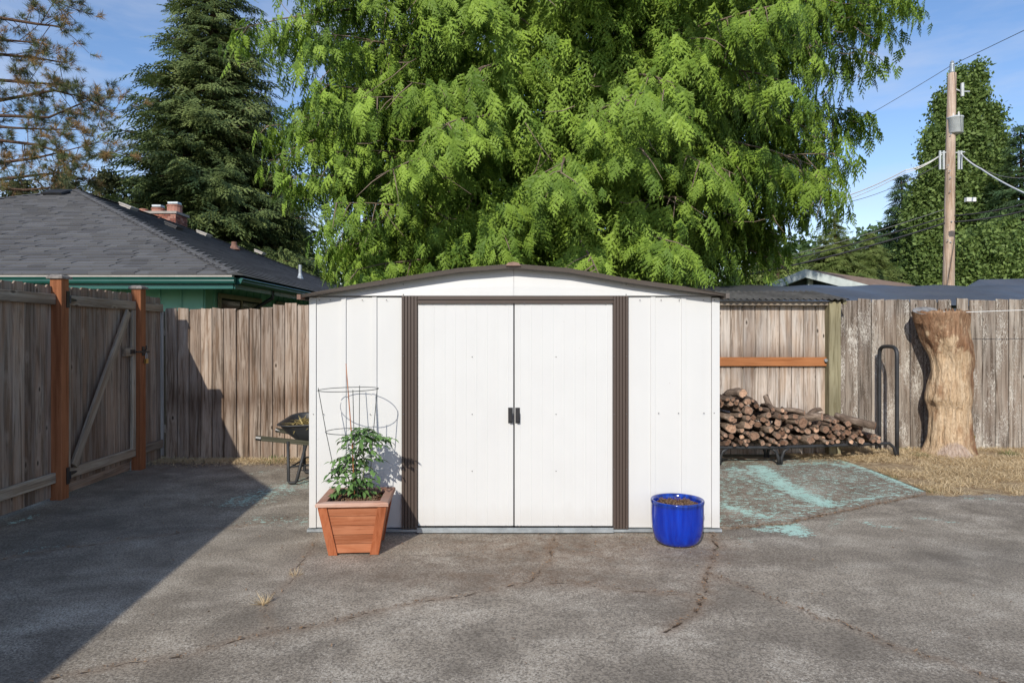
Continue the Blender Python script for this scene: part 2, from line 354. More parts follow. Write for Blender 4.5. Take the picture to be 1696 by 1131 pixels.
CR2 = gp((452, 1046), (438, 1000), (490, 950), (520, 905), (535, 885))
CR3 = gp((1178, 880), (1188, 905), (1180, 930), (1167, 965), (1165, 995), (1140, 1020), (1100, 1045))
CR4 = gp((1172, 950), (1230, 970), (1300, 1000), (1400, 1035), (1500, 1075), (1600, 1105), (1720, 1150))
CR5 = gp((920, 885), (912, 920), (890, 950), (870, 965))
CR6 = gp((0, 925), (120, 905), (300, 882), (420, 868), (512, 850))
CRK = [CR1, CR2, CR3, CR4, CR5, CR6]
SL_FRONT = rough_line([(1.50, 5.14), (2.17, 5.32), (2.9, 5.78), (3.83, 6.32)], 8, 0.02)
def field_attrs(X, Y, slab=False):
    a = {}
    d = np.full(X.shape, 9.0); wgt = np.zeros(X.shape)
    if not slab:
        for pl, ww in zip(CRK, (0.9, 0.7, 1.0, 0.8, 0.7, 0.6)):
            dd = seg_dist(X, Y, pl); m = dd < d; d = np.where(m, dd, d); wgt = np.where(m, ww, wgt)
    a['crack'] = d; a['crackw'] = wgt
    st = np.exp(-((X-0.3)/1.1)**2-((Y-4.72)/0.42)**2)*0.9 + np.exp(-((X+0.1)/1.0)**2-((Y-4.15)/0.2)**2)*0.55 + np.exp(-seg_dist(X, Y, CR1)/0.09)*0.35+np.exp(-seg_dist(X, Y, CR3)/0.07)*0.5
    st += np.exp(-((Y-7.9)/0.35)**2)*(X < -1.2)*0.9 + np.exp(-((X+3.9)/0.18)**2)*0.6
    if slab: st = st+0.75
    a['stain'] = np.clip(st, 0, 1)
    dp = np.exp(-((X+3.6)/0.8)**2)*0.7 + np.exp(-((X-3.0)/0.9)**2-((Y-4.4)/0.35)**2)*0.5+np.exp(-((X-1.9)/.3)**2-((Y-4.9)/.3)**2)*0.4 + np.exp(-((X+2.6)/.9)**2-((Y-5.2)/.7)**2)*0.5
    a['dark_patch'] = np.clip(dp, 0, 1)  # darker patches on the concrete, including a strip along the left fence
    p = np.full(X.shape, -0.6)
    def add(pl, wdt, amp):
        nonlocal p
        p = np.maximum(p, -0.6+1.02*amp*np.exp(-0.45*(seg_dist(X, Y, [G(*q) if q[0] > 20 else q for q in pl])/wdt)**2))
    if slab:
        p = np.full(X.shape, 0.33)
        add([(1255, 775), (1290, 800), (1330, 822), (1370, 838)], 0.16, 1.35)
        add([(1210, 785), (1290, 822), (1370, 835)], 0.12, 1.05)
        add([(1390, 764), (1450, 785), (1525, 815)], 0.10, 1.25)
        add([(1520, 816), (1440, 828), (1350, 840), (1300, 842)], 0.09, 1.05)
        add([(1300, 772), (1370, 768), (1400, 775)], 0.14, 1.1)
        add([(1220, 780), (1260, 790), (1300, 812)], 0.20, 1.15)
        add([(1330, 790), (1400, 800), (1420, 790)], 0.13, 1.0)
        add([(1192, 836), (1215, 845), (1260, 858)], 0.12, 1.2)
    else:
        add([(1192, 838), (1230, 840), (1285, 858), (1318, 880)], 0.13, 1.4)
        add([(1200, 870), (1300, 876)], 0.05, 0.9)
        add([(1430, 862), (1450, 870), (1480, 872)], 0.07, 1.0)
        add([(1520, 856), (1580, 864)], 0.06, 0.95)
        add([(1200, 886), (1245, 895)], 0.06, 0.85)
        add([(1600, 824), (1660, 826)], 0.05, 1.0)
        add([(400, 830), (470, 808), (515, 795)], 0.30, 1.0)
        add([(420, 860), (515, 862)], 0.20, 0.86)
        add([(430, 782), (470, 776)], 0.2, 0.8)
        add([(1290, 868), (1330, 880), (1260, 876)], 0.08, 1.2)
        add([(1200, 842), (1240, 858), (1290, 872)], 0.12, 1.25)
        add([(1400, 850), (1380, 872)], 0.06, 0.9)
        add([(20.5, 912), (90, 905)], 0.10, 0.82)
        add([(300, 815), (390, 790)], 0.22, 0.66)
        add([(21, 865), (60, 852)], 0.06, 1.0)
        add([(1370, 900), (1400, 905)], 0.06, 0.6)
    a['paint'] = p
    return a
def grid(name, x0, x1, y0, y1, step, mat, inside=None, z=0.0, slab=False):
    nx = int((x1-x0)/step)+1; ny = int((y1-y0)/step)+1
    xs = np.linspace(x0, x1, nx); ys = np.linspace(y0, y1, ny); X, Y = np.meshgrid(xs, ys); X = X.ravel(); Y = Y.ravel()
    Z = z+0.004*np.sin(X*1.3+1)*np.sin(Y*1.1)-0.004
    V = np.stack([X, Y, Z], 1)
    i = np.arange((ny-1)*nx).reshape(ny-1, nx)[:, :-1].ravel()
    T = np.concatenate([np.stack([i, i+1, i+nx+1], 1), np.stack([i, i+nx+1, i+nx], 1)])
    if inside is not None:
        cx = V[T].mean(1); T = T[inside(cx[:, 0], cx[:, 1])]
    o = bigmesh(name, V, T, mat, attrs=field_attrs(X, Y, slab), smooth=True); o['kind'] = 'structure'; return o
grid('concrete_patio', -4.6, 7.6, -4.0, 8.02, 0.045, M_conc, inside=lambda x, y: ~((x > 3.80) & (y > 6.27+0.03*np.sin(x*9)+0.02*np.sin(x*23))))
# raised painted slab
slab_poly = [(1.50, 8.0)]+SL_FRONT+[(3.86, 7.2), (3.87, 8.0)]
def inpoly(x, y, poly):
    ins = np.zeros(x.shape, bool); j = len(poly)-1
    for i in range(len(poly)):
        xi, yi = poly[i]; xj, yj = poly[j]
        c = ((yi > y) != (yj > y)) & (x < (xj-xi)*(y-yi)/(yj-yi+1e-12)+xi); ins ^= c; j = i
    return ins
grid('painted_slab', 1.45, 3.95, 5.05, 8.02, 0.02, M_conc, inside=lambda x, y: inpoly(x, y, slab_poly), z=0.022, slab=True)
mb = MB()
for a, b in zip(SL_FRONT[:-1]+[SL_FRONT[-1], (3.86, 7.2)], SL_FRONT[1:]+[(3.86, 7.2), (3.87, 8.0)]):
    o_ = 0.012
    mb.add([(a[0], a[1]-o_, -0.01), (b[0], b[1]-o_, -0.01), (b[0], b[1]+.01, 0.0215), (a[0], a[1]+.01, 0.0215)], [(0, 1, 2, 3)])
mb.obj('slab_edge', plain('broken_concrete_edge', (0.20, 0.17, 0.14), 0.95, 0.1, 0, 0.35, 20, 0.6))['kind'] = 'structure'
# earth: big sheet with a swell to the right side yard
def bumpy_sheet(name, x0, x1, y0, y1, nx, ny, zf, mat):
    X, Y = np.meshgrid(np.linspace(x0, x1, nx), np.linspace(y0, y1, ny)); X = X.ravel(); Y = Y.ravel(); V = np.stack([X, Y, zf(X, Y)], 1)
    i = np.arange((ny-1)*nx).reshape(ny-1, nx)[:, :-1].ravel()
    T = np.concatenate([np.stack([i, i+1, i+nx+1], 1), np.stack([i, i+nx+1, i+nx], 1)])
    o = bigmesh(name, V, T, mat, smooth=True); o['kind'] = 'structure'; return o
def zg(x, y):
    r = np.clip((y-6.25)/2.0, 0, 1); k = np.clip((x-3.6)/0.4, 0, 1)
    return -0.014+k*0.075*r+0.006*np.sin(x*5)*np.sin(y*7)
bumpy_sheet('dry_soil', -5.2, 14.0, 6.1, 9.5, 240, 60, zg, M_dirt)
bumpy_sheet('ground', -1500, 1500, -1500, 2200, 60, 60, lambda x, y: np.full(x.shape, -0.07), M_far)
# dry grass: countless blades
def blade_temps(k=5, w=0.05, bend=0.5):
    T_ = []
    for _ in range(k):
        b = U(-bend, bend); c = U(0.0, 0.35)
        v = np.array([(0, -w, 0), (0, w, 0), (0.5, w*0.8+b*0.15, c*0.5), (0.5, -w*0.8+b*0.15, c*0.5), (1, b*0.5, c*0.2)])
        T_.append((v, np.array([(0, 1, 2), (0, 2, 3), (3, 2, 4)])))
    return T_
def lay(n, xf, yf, zf, up, slo, shi, zadd=0.004):
    x = xf(n); y = yf(n); pos = np.stack([x, y, zf(x, y)+zadd], 1)
    th = rng.random(n)*2*math.pi; u = rng.random(n)*up
    ax = np.stack([np.cos(th), np.sin(th), u], 1); no = np.stack([rng.normal(0, .3, n), rng.normal(0, .3, n), np.ones(n)], 1)
    return pos, ax, no, rng.uniform(slo, shi, n)
M_straw = leafmat('dry_straw', (0.44, 0.32, 0.17), (0.88, 0.72, 0.46), (0.28, 0.17, 0.09), 0.3, 1.5)
M_grass = leafmat('green_weeds', (0.05, 0.10, 0.02), (0.16, 0.24, 0.06), None, 0.3)
M_litter = leafmat('brown_litter', (0.12, 0.075, 0.045), (0.34, 0.22, 0.13), (0.52, 0.42, 0.3), 0.1)
bt = blade_temps(5, 0.03)
def ragged(n, lo, hi): return lo+(hi-lo)*rng.random(n)
pos, ax, no, sc = lay(70000, lambda n: 3.9+4.4*rng.random(n)**1.1, lambda n: 6.24+2.2*rng.random(n), zg, 0.75, 0.03, 0.085)
pn_ = np.sin(pos[:, 0]*3.1+1.3*np.sin(pos[:, 1]*4.3))*np.sin(pos[:, 1]*5.7+1.1*np.sin(pos[:, 0]*2.2))+.5*np.sin(pos[:, 0]*7.7+pos[:, 1]*9.1)
keep = (pos[:, 1] > 6.27+0.05*np.sin(pos[:, 0]*9)+0.03*np.sin(pos[:, 0]*21)) & (pn_+rng.normal(0, .35, len(pn_)) > -0.45+1.2*np.clip((4.5-pos[:, 0])*1.5, 0, 1)*(pos[:, 1] > 7.2))
V, T, A = scatter(bt, pos[keep], ax[keep], no[keep], sc[keep])
tag(bigmesh('dry_grass', V, T, M_straw, attrs={'tint': A}), 'dry straw coloured grass covering the ground in front of the stump', 'grass', kind='stuff')
pos, ax, no, sc = lay(9000, lambda n: -4.2+2.9*rng.random(n), lambda n: 8.05-np.abs(rng.normal(0, 0.16, n)), lambda x, y: np.zeros_like(x), 0.5, 0.03, 0.09)
p2, a2, n2, s2 = lay(3500, lambda n: 3.3+1.2*rng.random(n), lambda n: 8.25-np.abs(rng.normal(0, 0.25, n)), lambda x, y: np.full_like(x, 0.03), 0.4, 0.02, 0.07)
V, T, A = scatter(bt, np.concatenate([pos, p2]), np.concatenate([ax, a2]), np.concatenate([no, n2]), np.concatenate([sc, s2]))
tag(bigmesh('straw_litter', V, T, M_straw, attrs={'tint': A}), 'loose straw and twigs drifted along the foot of the back fence', 'litter', kind='stuff')
# small crumbs along cracks and slab edge, needles by the shed door
ps = []
for pl, n, sp in ((SL_FRONT, 1900, 0.022), (CR3, 200, 0.010), (CR1, 200, 0.010), (CR4, 200, 0.009), (CR2, 90, 0.014), (CR5, 90, 0.015), (CR6, 100, .02)):
    a = np.array(pl); k = rng.integers(0, len(a)-1, n); f = rng.random(n)[:, None]; q = a[k]*(1-f)+a[k+1]*f+rng.normal(0, sp, (n, 2)); ps.append(q)
q = np.stack([rng.normal(0.5, 0.9, 500), 5.02-np.abs(rng.normal(0, 0.28, 500))], 1); ps.append(q[np.abs(q[:, 0]) < 1.6])
q = np.stack([rng.uniform(-4.0, 4.0, 420), rng.uniform(2.6, 7.6, 420)], 1); ps.append(q)
q = np.concatenate(ps); n = len(q); th = rng.random(n)*6.28
V, T, A = scatter(blade_temps(4, 0.16, 0.6), np.c_[q, np.full(n, 0.004)], np.c_[np.cos(th), np.sin(th), rng.random(n)*0.3], np.c_[rng.normal(0, .4, (n, 2)), np.ones(n)], rng.uniform(0.006, 0.024, n))
tag(bigmesh('leaf_litter', V, T, M_litter, attrs={'tint': A}), 'brown leaf crumbs lying along the cracks in the concrete', 'litter', kind='stuff')
def tuft(name, x, y, n, r, h, mat, label, cat, group=None, z=0.0):
    th = rng.random(n)*6.28; rr = r*np.sqrt(rng.random(n)); pos = np.stack([x+rr*np.cos(th), y+rr*np.sin(th), np.full(n, z)], 1)
    ax = np.stack([np.cos(th)*rng.uniform(.2, 1.3, n), np.sin(th)*rng.uniform(.2, 1.3, n), np.ones(n)*rng.uniform(.3, 1.3, n)], 1)
    V, T, A = scatter(blade_temps(4, 0.035, 1.0), pos, ax, np.c_[np.cos(th), np.sin(th), -0.3*np.ones(n)], rng.uniform(0.4, 1, n)*h)
    return tag(bigmesh(name, V, T, mat, attrs={'tint': A}, org=(x, y, z)), label, cat, group)
for (px, py, n, r, h, lab) in ((436, 1000, 46, 0.02, 0.085, 'dry bleached grass tuft in the crack left of the planter, larger of the two'),
                               (489, 952, 34, 0.03, 0.06, 'small dry grass tuft in the crack just in front of the planter'),
                               (1186, 872, 24, 0.02, 0.04, 'dry weed sprouting at the shed corner behind the blue pot')):
    x, y = G(px, py); tuft('grass_tuft', x, y, n, r, h, M_straw, lab, 'grass tuft')
for (px, py, n, r, h, lab) in ((1578, 747, 260, 0.17, 0.075, 'green weed growing at the foot of the peeled stump'), (1525, 757, 170, 0.10, 0.06, 'green weed in straw between stump and black hoop'),
                               (1475, 787, 120, 0.08, 0.05, 'low green weed beside the corner of the painted slab'), (1672, 755, 150, 0.10, 0.07, 'green weed by the fence at the far right'),
                               (1545, 806, 90, 0.10, 0.04, 'sparse green weed near the concrete edge'), (1190, 910, 14, 0.015, 0.02, 'tiny green weed in the crack beside the blue pot'),
                               (1487, 745, 60, 0.05, 0.06, 'green grass sprig behind the black hoop')):
    Y = F*(H-0.04)/(py-555) if py < 850 else G(px, py)[1]; x = (px-848)*Y/F
    tuft('weed', x, min(Y, 8.36), n, r, h, M_grass, lab, 'weed', z=float(zg(np.array(x), np.array(Y))) if py < 850 else 0.0)
tuft('weed', -2.75, 7.93, 150, 0.16, 0.09, M_grass, 'green grass sprouting under the wheelbarrow by the back fence', 'weed')

# ================================================================ SHED
SX = 0.0045; YF = 5.10
def sx(px): return (px-848)*SX
shed = thing('shed', 'white metal garden shed with brown door frame and low gabled roof', 'shed', (0.018, 5.8, 0))
XL, XR, YB = sx(512), sx(1192), 6.48
def ribbed(x0, x1, ribs, zt, wd=0.034, dp=0.010):
    """sheet-metal panel profile extruded in z, ribs = list of rib centres"""
    pr = [(x0, 0)]
    for r in sorted(ribs): pr += [(r-wd/2-0.003, 0), (r-wd/2, -dp), (r+wd/2, -dp), (r+wd/2+0.0025, 0)]
    pr.append((x1, 0)); return pr
def wallpanel(name, x0, x1, ribs, z0, z1, dp):
    pr = ribbed(x0, x1, ribs, z1, dp=dp); mb = MB()
    for (a, b) in zip(pr[:-1], pr[1:]):
        mb.add([(a[0], YF+a[1], z0), (b[0], YF+b[1], z0), (b[0], YF+b[1], z1), (a[0], YF+a[1], z1)], [(0, 1, 2, 3)])
        mb.add([(a[0], YF+a[1], z0), (b[0], YF+b[1], z0), (b[0], YF+0.02, z0), (a[0], YF+0.02, z0)], [(0, 3, 2, 1)])
        mb.add([(a[0], YF+a[1], z1), (b[0], YF+b[1], z1), (b[0], YF+0.02, z1), (a[0], YF+0.02, z1)], [(0, 1, 2, 3)])
    return mb.obj(name, M_white, shed)
wallpanel('wall_panel', XL+0.052, sx(666), [sx(569), sx(620)], 0.03, 1.747, 0.014)
wallpanel('wall_panel', sx(1040), XR-0.06, [sx(1082), sx(1133)], 0.03, 1.75, 0.007)
for a, b, d in ((XL, XL+0.050, -1), (XR-0.058, XR, 1)):
    mb = MB(); mb.box((a, YF-0.012, 0.03), (b, YF+0.03, 1.742)); mb.obj('corner_trim', M_white, shed)
# side and rear walls with ribs
for X, s in ((XL, -1), (XR, 1)):
    mb = MB(); mb.box((min(X, X-s*0.012), YF+0.031, 0.03), (max(X, X-s*0.012), YB, 1.745))
    for k in range(5): y = YF+0.15+k*0.26; mb.box((min(X, X+s*0.01)-0.0001*(s > 0), y, 0.03), (max(X, X+s*0.01), y+0.035, 1.74))
    mb.obj('side_wall', M_white, shed)
mb = MB(); mb.box((XL, YB+0.001, 0.03), (XR, YB+0.012, 1.745)); mb.obj('back_wall', M_white, shed)
# profile of the roof line (px, py at YF-0.1)
RP = [(497, 489), (590, 471.5), (660, 460), (760, 444.5), (850, 437.5), (940, 444.5), (1048, 463), (1130, 474.5), (1203, 487)]
YR = 4.99
RW = [((px-848)*YR/F, H-(py-555)*YR/F) for px, py in RP]
def roof_z(x):
    for (a, b) in zip(RW[:-1], RW[1:]):
        if a[0] <= x <= b[0]: return a[1]+(b[1]-a[1])*(x-a[0])/(b[0]-a[0])
    return RW[0][1]
# gable panels (two, meeting at the centre) with a fold at mid height
for x0, x1 in ((XL+0.004, sx(851)-0.001), (sx(851)+0.001, XR-0.004)):
    mb = MB(); xs = np.linspace(x0, x1, 14)
    for a, b in zip(xs[:-1], xs[1:]):
        ta, tb = roof_z(a)-0.012, roof_z(b)-0.012; z0 = 1.757
        za, zb = max(ta, z0+.005), max(tb, z0+.005); fa, fb = z0+(za-z0)*0.33, z0+(zb-z0)*0.33
        mb.add([(a, YF-0.022, z0), (b, YF-0.022, z0), (b, YF-0.018, fb), (a, YF-0.018, fa), (b, YF-0.004, zb), (a, YF-0.004, za)], [(0, 1, 2, 3), (3, 2, 4, 5)])
        mb.add([(a, YF-0.022, z0), (b, YF-0.022, z0), (b, YF+0.02, z0), (a, YF+0.02, z0)], [(0, 3, 2, 1)])
    mb.obj('gable_panel', M_white, shed)
mb = MB(); mb.box((XL, YB-.01, 1.745), (XR, YB, 1.75))
poly = [(XL, YB, 1.746)]+[(x, YB, z-0.012) for x, z in RW if XL < x < XR]+[(XR, YB, 1.746)]
mb = MB(); mb.prism(poly, (0, 0.01, 0)); mb.obj('gable_panel', M_white, shed)
# roof sheets: each segment a folded panel with lip
for side in (0, 1):
    seg = RW[:5] if side == 0 else RW[4:]
    mb = MB()
    for (a, b) in zip(seg[:-1], seg[1:]):
        mb.add([(a[0], YR, a[1]), (b[0], YR, b[1]), (b[0], YB+0.1, b[1]), (a[0], YB+0.1, a[1])], [(0, 1, 2, 3)])
        mb.add([(a[0], YR, a[1]-0.004), (b[0], YR, b[1]-0.004), (b[0], YB+0.1, b[1]-0.004), (a[0], YB+0.1, a[1]-0.004)], [(0, 3, 2, 1)])
    mb.obj('roof_panel', M_roofb, shed)
    mb = MB()
    for (a, b) in zip(seg[:-1], seg[1:]):
        d = lambda x: 0.027*min(1, (1.62-abs(x))/0.35+0.35)
        da, db = d(a[0]), d(b[0])
        mb.add([(a[0], YR-0.003, a[1]+0.003), (b[0], YR-0.003, b[1]+0.003), (b[0], YR+0.012, b[1]-db), (a[0], YR+0.012, a[1]-da), (b[0], YR+0.035, b[1]-db), (a[0], YR+0.035, a[1]-da), (a[0], YR+0.02, a[1]-0.006), (b[0], YR+0.02, b[1]-0.006)],
               [(0, 3, 2, 1), (3, 5, 4, 2), (0, 1, 7, 6)])
    mb.obj('roof_edge_trim', M_roofb, shed)
mb = MB(); p = RW[4]
mb.prism([(p[0]-0.055, YR-0.012, p[1]-0.012), (p[0]+0.055, YR-0.012, p[1]-0.012), (p[0]+0.04, YR-0.012, p[1]+0.008), (p[0], YR-0.012, p[1]+0.016), (p[0]-0.04, YR-0.012, p[1]+0.008)], (0, YB-YR+0.13, 0))
mb.obj('ridge_cap', plain('rusty_brown_cap', (0.27, 0.17, 0.13), 0.6, var=0.3, sc=20), shed)
M_cc = plain('corner_cap_plastic', (0.20, 0.115, 0.085), 0.6, var=0.2)
for p, s in ((RW[0], -1), (RW[-1], 1)):
    mb = MB(); xa, xb = sorted((p[0]-s*0.005, p[0]+s*0.022)); mb.box((xa, YR-0.006, p[1]-0.03), (xb, YR+0.10, p[1]+0.006)); mb.obj('eave_cap', M_cc if s < 0 else M_roofb, shed)
    mb = MB(); xa, xb = sorted((p[0]-s*0.006, p[0]+s*0.008)); mb.box((xa, YR+0.101, p[1]-0.03), (xb, YB+0.1, p[1]+0.004)); mb.obj('eave_trim', M_roofb, shed)
# door jambs: ribbed brown
for (a, b) in ((sx(665.5), sx(692)), (sx(1015), sx(1040.5))):
    mb = MB(); n = 5; wv = (b-a)/n; pr = []
    for k in range(n): pr += [(a+k*wv, 0), (a+k*wv+wv*0.10, -0.012), (a+k*wv+wv*0.82, -0.012), (a+k*wv+wv*0.92, 0)]
    pr.append((b, 0)); z0, z1 = 0.028, 1.755
    for (p, q) in zip(pr[:-1], pr[1:]): mb.add([(p[0], YF-0.022+p[1], z0), (q[0], YF-0.022+q[1], z0), (q[0], YF-0.022+q[1], z1), (p[0], YF-0.022+p[1], z1)], [(0, 1, 2, 3)])
    for x in (a, b): mb.add([(x, YF-0.022, z0), (x, YF+0.03, z0), (x, YF+0.03, z1), (x, YF-0.022, z1)], [(0, 1, 2, 3)])
    mb.add([(a, YF-.022, z1), (b, YF-.022, z1), (b, YF+.02, z1), (a, YF+.02, z1)], [(0, 1, 2, 3)])
    mb.obj('door_jamb', M_brown, shed)
mb = MB(); hx0, hx1 = sx(692)+.001, sx(1015)-.001
mb.box((hx0, YF-0.030, 1.712), (hx1, YF+0.02, 1.7545)); mb.box((hx0, YF-0.040, 1.728), (hx1, YF-0.0305, 1.736)); mb.box((hx0, YF-0.034, 1.700), (hx1, YF-0.018, 1.7115)); mb.obj('door_track', M_brown, shed)
# doors
for k, (a, b) in enumerate(((sx(692.5), sx(850.3)), (sx(852.3), sx(1014.5)))):
    mb = MB(); n = 9; pr = []
    yb = YF-0.012 - (0.003 if k else 0)
    for i in range(n):
        xx = a+(b-a)*(i+0.5)/n; pr += [(xx-0.006, 0), (xx, -0.0012), (xx+0.006, 0)]
    pr = [(a, 0.012), (a+0.001, 0.0)]+pr+[(b-0.001, 0), (b, 0.012)]
    for (p, q) in zip(pr[:-1], pr[1:]): mb.add([(p[0], yb+p[1], 0.045), (q[0], yb+q[1], 0.045), (q[0], yb+q[1], 1.703), (p[0], yb+p[1], 1.703)], [(0, 1, 2, 3)])
    door = mb.obj('door', M_white, shed)
    hc = a if k else b; s = 1 if k else -1; cx = hc+s*0.022
    mb = MB(); mb.box((cx-0.017, yb-0.006, 0.81), (cx+0.017, yb-0.0005, 0.925)); mb.box((cx-0.009+s*0.002, yb-0.035, 0.835), (cx+0.007+s*0.002, yb-0.0065, 0.90)); mb.box((cx-0.012, yb-0.04, 0.822), (cx+0.012, yb-0.0355, 0.90))
    mb.obj('handle', M_black, door)
mb = MB(); mb.box((sx(850.3)+0.0006, YF+0.005, 0.045), (sx(852.3)-0.0006, YF+0.008, 1.703)); mb.obj('door_gap_strip', M_black, shed)  # black strip set back behind the gap between the doors
mb = MB(); mb.box((sx(692), YF-0.052, 0.004), (sx(1015), YF+0.0, 0.028)); mb.box((sx(692), YF-0.048, 0.0285), (sx(1015), YF-0.036, 0.038)); mb.box((XL-0.012, YF-0.030, 0.003), (sx(692)-.001, YF+0.04, 0.022)); mb.box((sx(1015)+.001, YF-0.030, 0.003), (XR+0.012, YF+0.04, 0.022))
mb.obj('base_rail', M_galv, shed)
# dark strip between wall tops and gable
mb = MB(); mb.box((XL+0.01, YF-0.004, 1.7515), (XR-0.01, YF+0.028, 1.7565)); mb.obj('top_strip', M_roofb, shed)
mb = MB()
def screw(px, py, y=None, r=0.0045):
    c = P(px, py, y or YF-0.013); mb.lathe(c, [], 6) if False else None
    vs = [c+Vector((r*math.cos(a*math.pi/3), 0, r*math.sin(a*math.pi/3))) for a in range(6)]+[c+Vector((0, -0.004, 0))]
    mb.add(vs, [(i, (i+1) % 6, 6) for i in range(6)])
for px in (782, 921):
    for py in (591, 686, 780): screw(px, py, YF-0.0165)
for px in (668, 689, 1017, 1037.5):
    for py in (496, 590, 686, 777, 872): screw(px, py, YF-0.0355)
for px in (519, 536, 613): screw(px, 686, YF-0.014)
for px in (1091, 1124, 1166, 1183): screw(px, 684, YF-0.014)
for px in (529, 547, 600, 640, 1060, 1095, 1125, 1165, 1183): screw(px, 497, YF-0.014)
for px in (536, 560, 640, 1050, 1095, 1175): screw(px, 874, YF-0.014)
for px in (668, 1037): screw(px, 488, YF-0.024); 
for px in (668, 1037): screw(px, 471, YF-0.016)
for px in (705, 770, 838, 848, 857, 863, 925, 980): screw(px, 870.5, YF-0.0165)
for px in (700, 737, 835, 868, 930, 1003): screw(px, 502, YF-0.036)
mb.obj('screw', M_screw, shed)['kind'] = 'stuff'

# ================================================================ FENCES
def lf(Y): return -3.95-0.018*Y       # x of left fence face
lfence = thing('board_fence', 'shaded grey board fence with orange posts along the left edge of the patio', 'fence', (-4.05, 5.5, 0))
gate = thing('wooden_gate', 'wooden gate with diagonal brace between two orange cedar posts', 'gate', (-4.07, 6.8, 0))
YP1, YP2 = 6.12, 7.46
def pickets(par, y0, y1, ztop=1.905, z0=0.02, dog=0.022, zfn=None):
    y = y0
    while y < y1-0.03:
        wv = min(U(0.132, 0.142), y1-y); yc = y+wv/2; x = lf(yc)-0.045+U(-.003, .003); zt = ztop+U(-.006, .006)
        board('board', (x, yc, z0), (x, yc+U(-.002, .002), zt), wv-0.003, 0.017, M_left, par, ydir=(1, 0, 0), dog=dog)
        y += wv
pickets(lfence, 1.9, YP1-0.05); pickets(gate, YP1+0.10, YP2-0.06, 1.915, 0.10); pickets(lfence, YP2+0.06, 8.02, 1.9)
def lrail(par, y0, y1, z0, z1, name='rail', t=0.036, m=None): board(name, (lf(y0)-0.012, y0, (z0+z1)/2), (lf(y1)-0.012, y1, (z0+z1)/2), z1-z0, t, m or M_rail, par, ydir=(1, 0, 0))
lrail(lfence, 1.9, YP1-0.055, 1.735, 1.828); lrail(lfence, 1.9, YP1-0.055, 0.15, 0.242)
lrail(lfence, YP2+0.055, 8.0, 1.735, 1.826); lrail(lfence, YP2+0.055, 8.0, 0.15, 0.242)
lrail(gate, YP1+0.09, YP2-0.06, 1.735, 1.828, 'gate_rail'); lrail(gate, YP1+0.09, YP2-0.06, 0.15, 0.243, 'gate_rail')
lrail(gate, YP1+0.11+0.97, YP2-0.12, 1.24, 1.33, 'latch_rail')
for y in (YP1+0.125, YP2-0.09): board('gate_stile', (lf(y)-0.010, y, 0.244), (lf(y)-0.010, y, 1.734), 0.062, 0.034, M_rail, gate, ydir=(1, 0, 0))
board('brace', (lf(YP1+.19)+0.012, YP1+0.19, 0.26), (lf(YP2-.22)+0.012, YP2-0.22, 1.71), 0.085, 0.03, M_rail, gate, ydir=(1, 0, 0))
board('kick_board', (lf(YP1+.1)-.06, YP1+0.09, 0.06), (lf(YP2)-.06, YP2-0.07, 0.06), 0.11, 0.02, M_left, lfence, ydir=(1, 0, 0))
for y in (YP1, YP2, 3.7):
    x = lf(y)+0.003
    board('post', (x, y, -0.02), (x, y, 1.965), 0.105, 0.105, M_post, lfence, ydir=(1, 0, 0))
    mb = MB(); a = 0.072
    mb.add([(x-a, y-a, 1.966), (x+a, y-a, 1.966), (x+a, y+a, 1.966), (x-a, y+a, 1.966), (x-a, y-a, 1.985), (x+a, y-a, 1.985), (x+a, y+a, 1.985), (x-a, y+a, 1.985), (x-.045, y-.045, 2.003), (x+.045, y-.045, 2.003), (x+.045, y+.045, 2.003), (x-.045, y+.045, 2.003)],
           [(0, 3, 2, 1), (0, 1, 5, 4), (1, 2, 6, 5), (2, 3, 7, 6), (3, 0, 4, 7), (4, 5, 9, 8), (5, 6, 10, 9), (6, 7, 11, 10), (7, 4, 8, 11), (8, 9, 10, 11)])
    mb.obj('post_cap', M_cap, lfence)
for z in (1.785, 0.20):       # strap hinges
    x = lf(YP1)+0.058; mb = MB(); mb.box((x, YP1+0.01, z-0.075), (x+0.006, YP1+0.05, z+0.075)); y0 = YP1+0.06
    xx = lf(y0)+0.012
    mb.tube([(x+0.006, YP1+0.056, z-0.035), (x+0.006, YP1+0.056, z+0.035)], 0.009, 8)
    mb.prism([(xx+.002, y0, z-0.028), (xx+.002, y0, z+0.028), (xx+.002, y0+0.15, z+0.010), (xx+.002, y0+0.17, z), (xx+.002, y0+0.15, z-0.010)], (0.006, 0, 0)); mb.obj('hinge', M_black, gate)
x = lf(YP2)+0.058; mb = MB(); mb.box((x, YP2-0.03, 1.24), (x+0.006, YP2+0.02, 1.34)); mb.tube([(x+0.012, YP2-0.16, 1.285), (x+0.012, YP2+0.09, 1.28)], 0.010, 8); mb.tube([(x+0.012, YP2+.0, 1.29), (x+0.03, YP2+.0, 1.315), (x+.03, YP2+.0, 1.35)], 0.007, 6)
mb.box((lf(YP2-.13)+.0085, YP2-0.17, 1.262), (lf(YP2-.13)+.016, YP2-0.09, 1.308)); mb.obj('latch', M_black, gate)
pl = thing('padlock', 'small brass padlock hanging from the gate latch', 'padlock', (x+0.02, YP2+0.02, 1.15))
mb = MB(); mb.box((x+0.008, YP2-0.002, 1.155), (x+0.03, YP2+0.046, 1.205)); mb.obj('lock_body', M_brass, pl)
mb = MB(); mb.tube([(x+.019, YP2+.008, 1.206), (x+.019, YP2+.008, 1.25), (x+.019, YP2+.022, 1.27), (x+.019, YP2+.036, 1.25), (x+.019, YP2+.036, 1.206)], 0.004, 6); mb.obj('shackle', M_galv, pl)
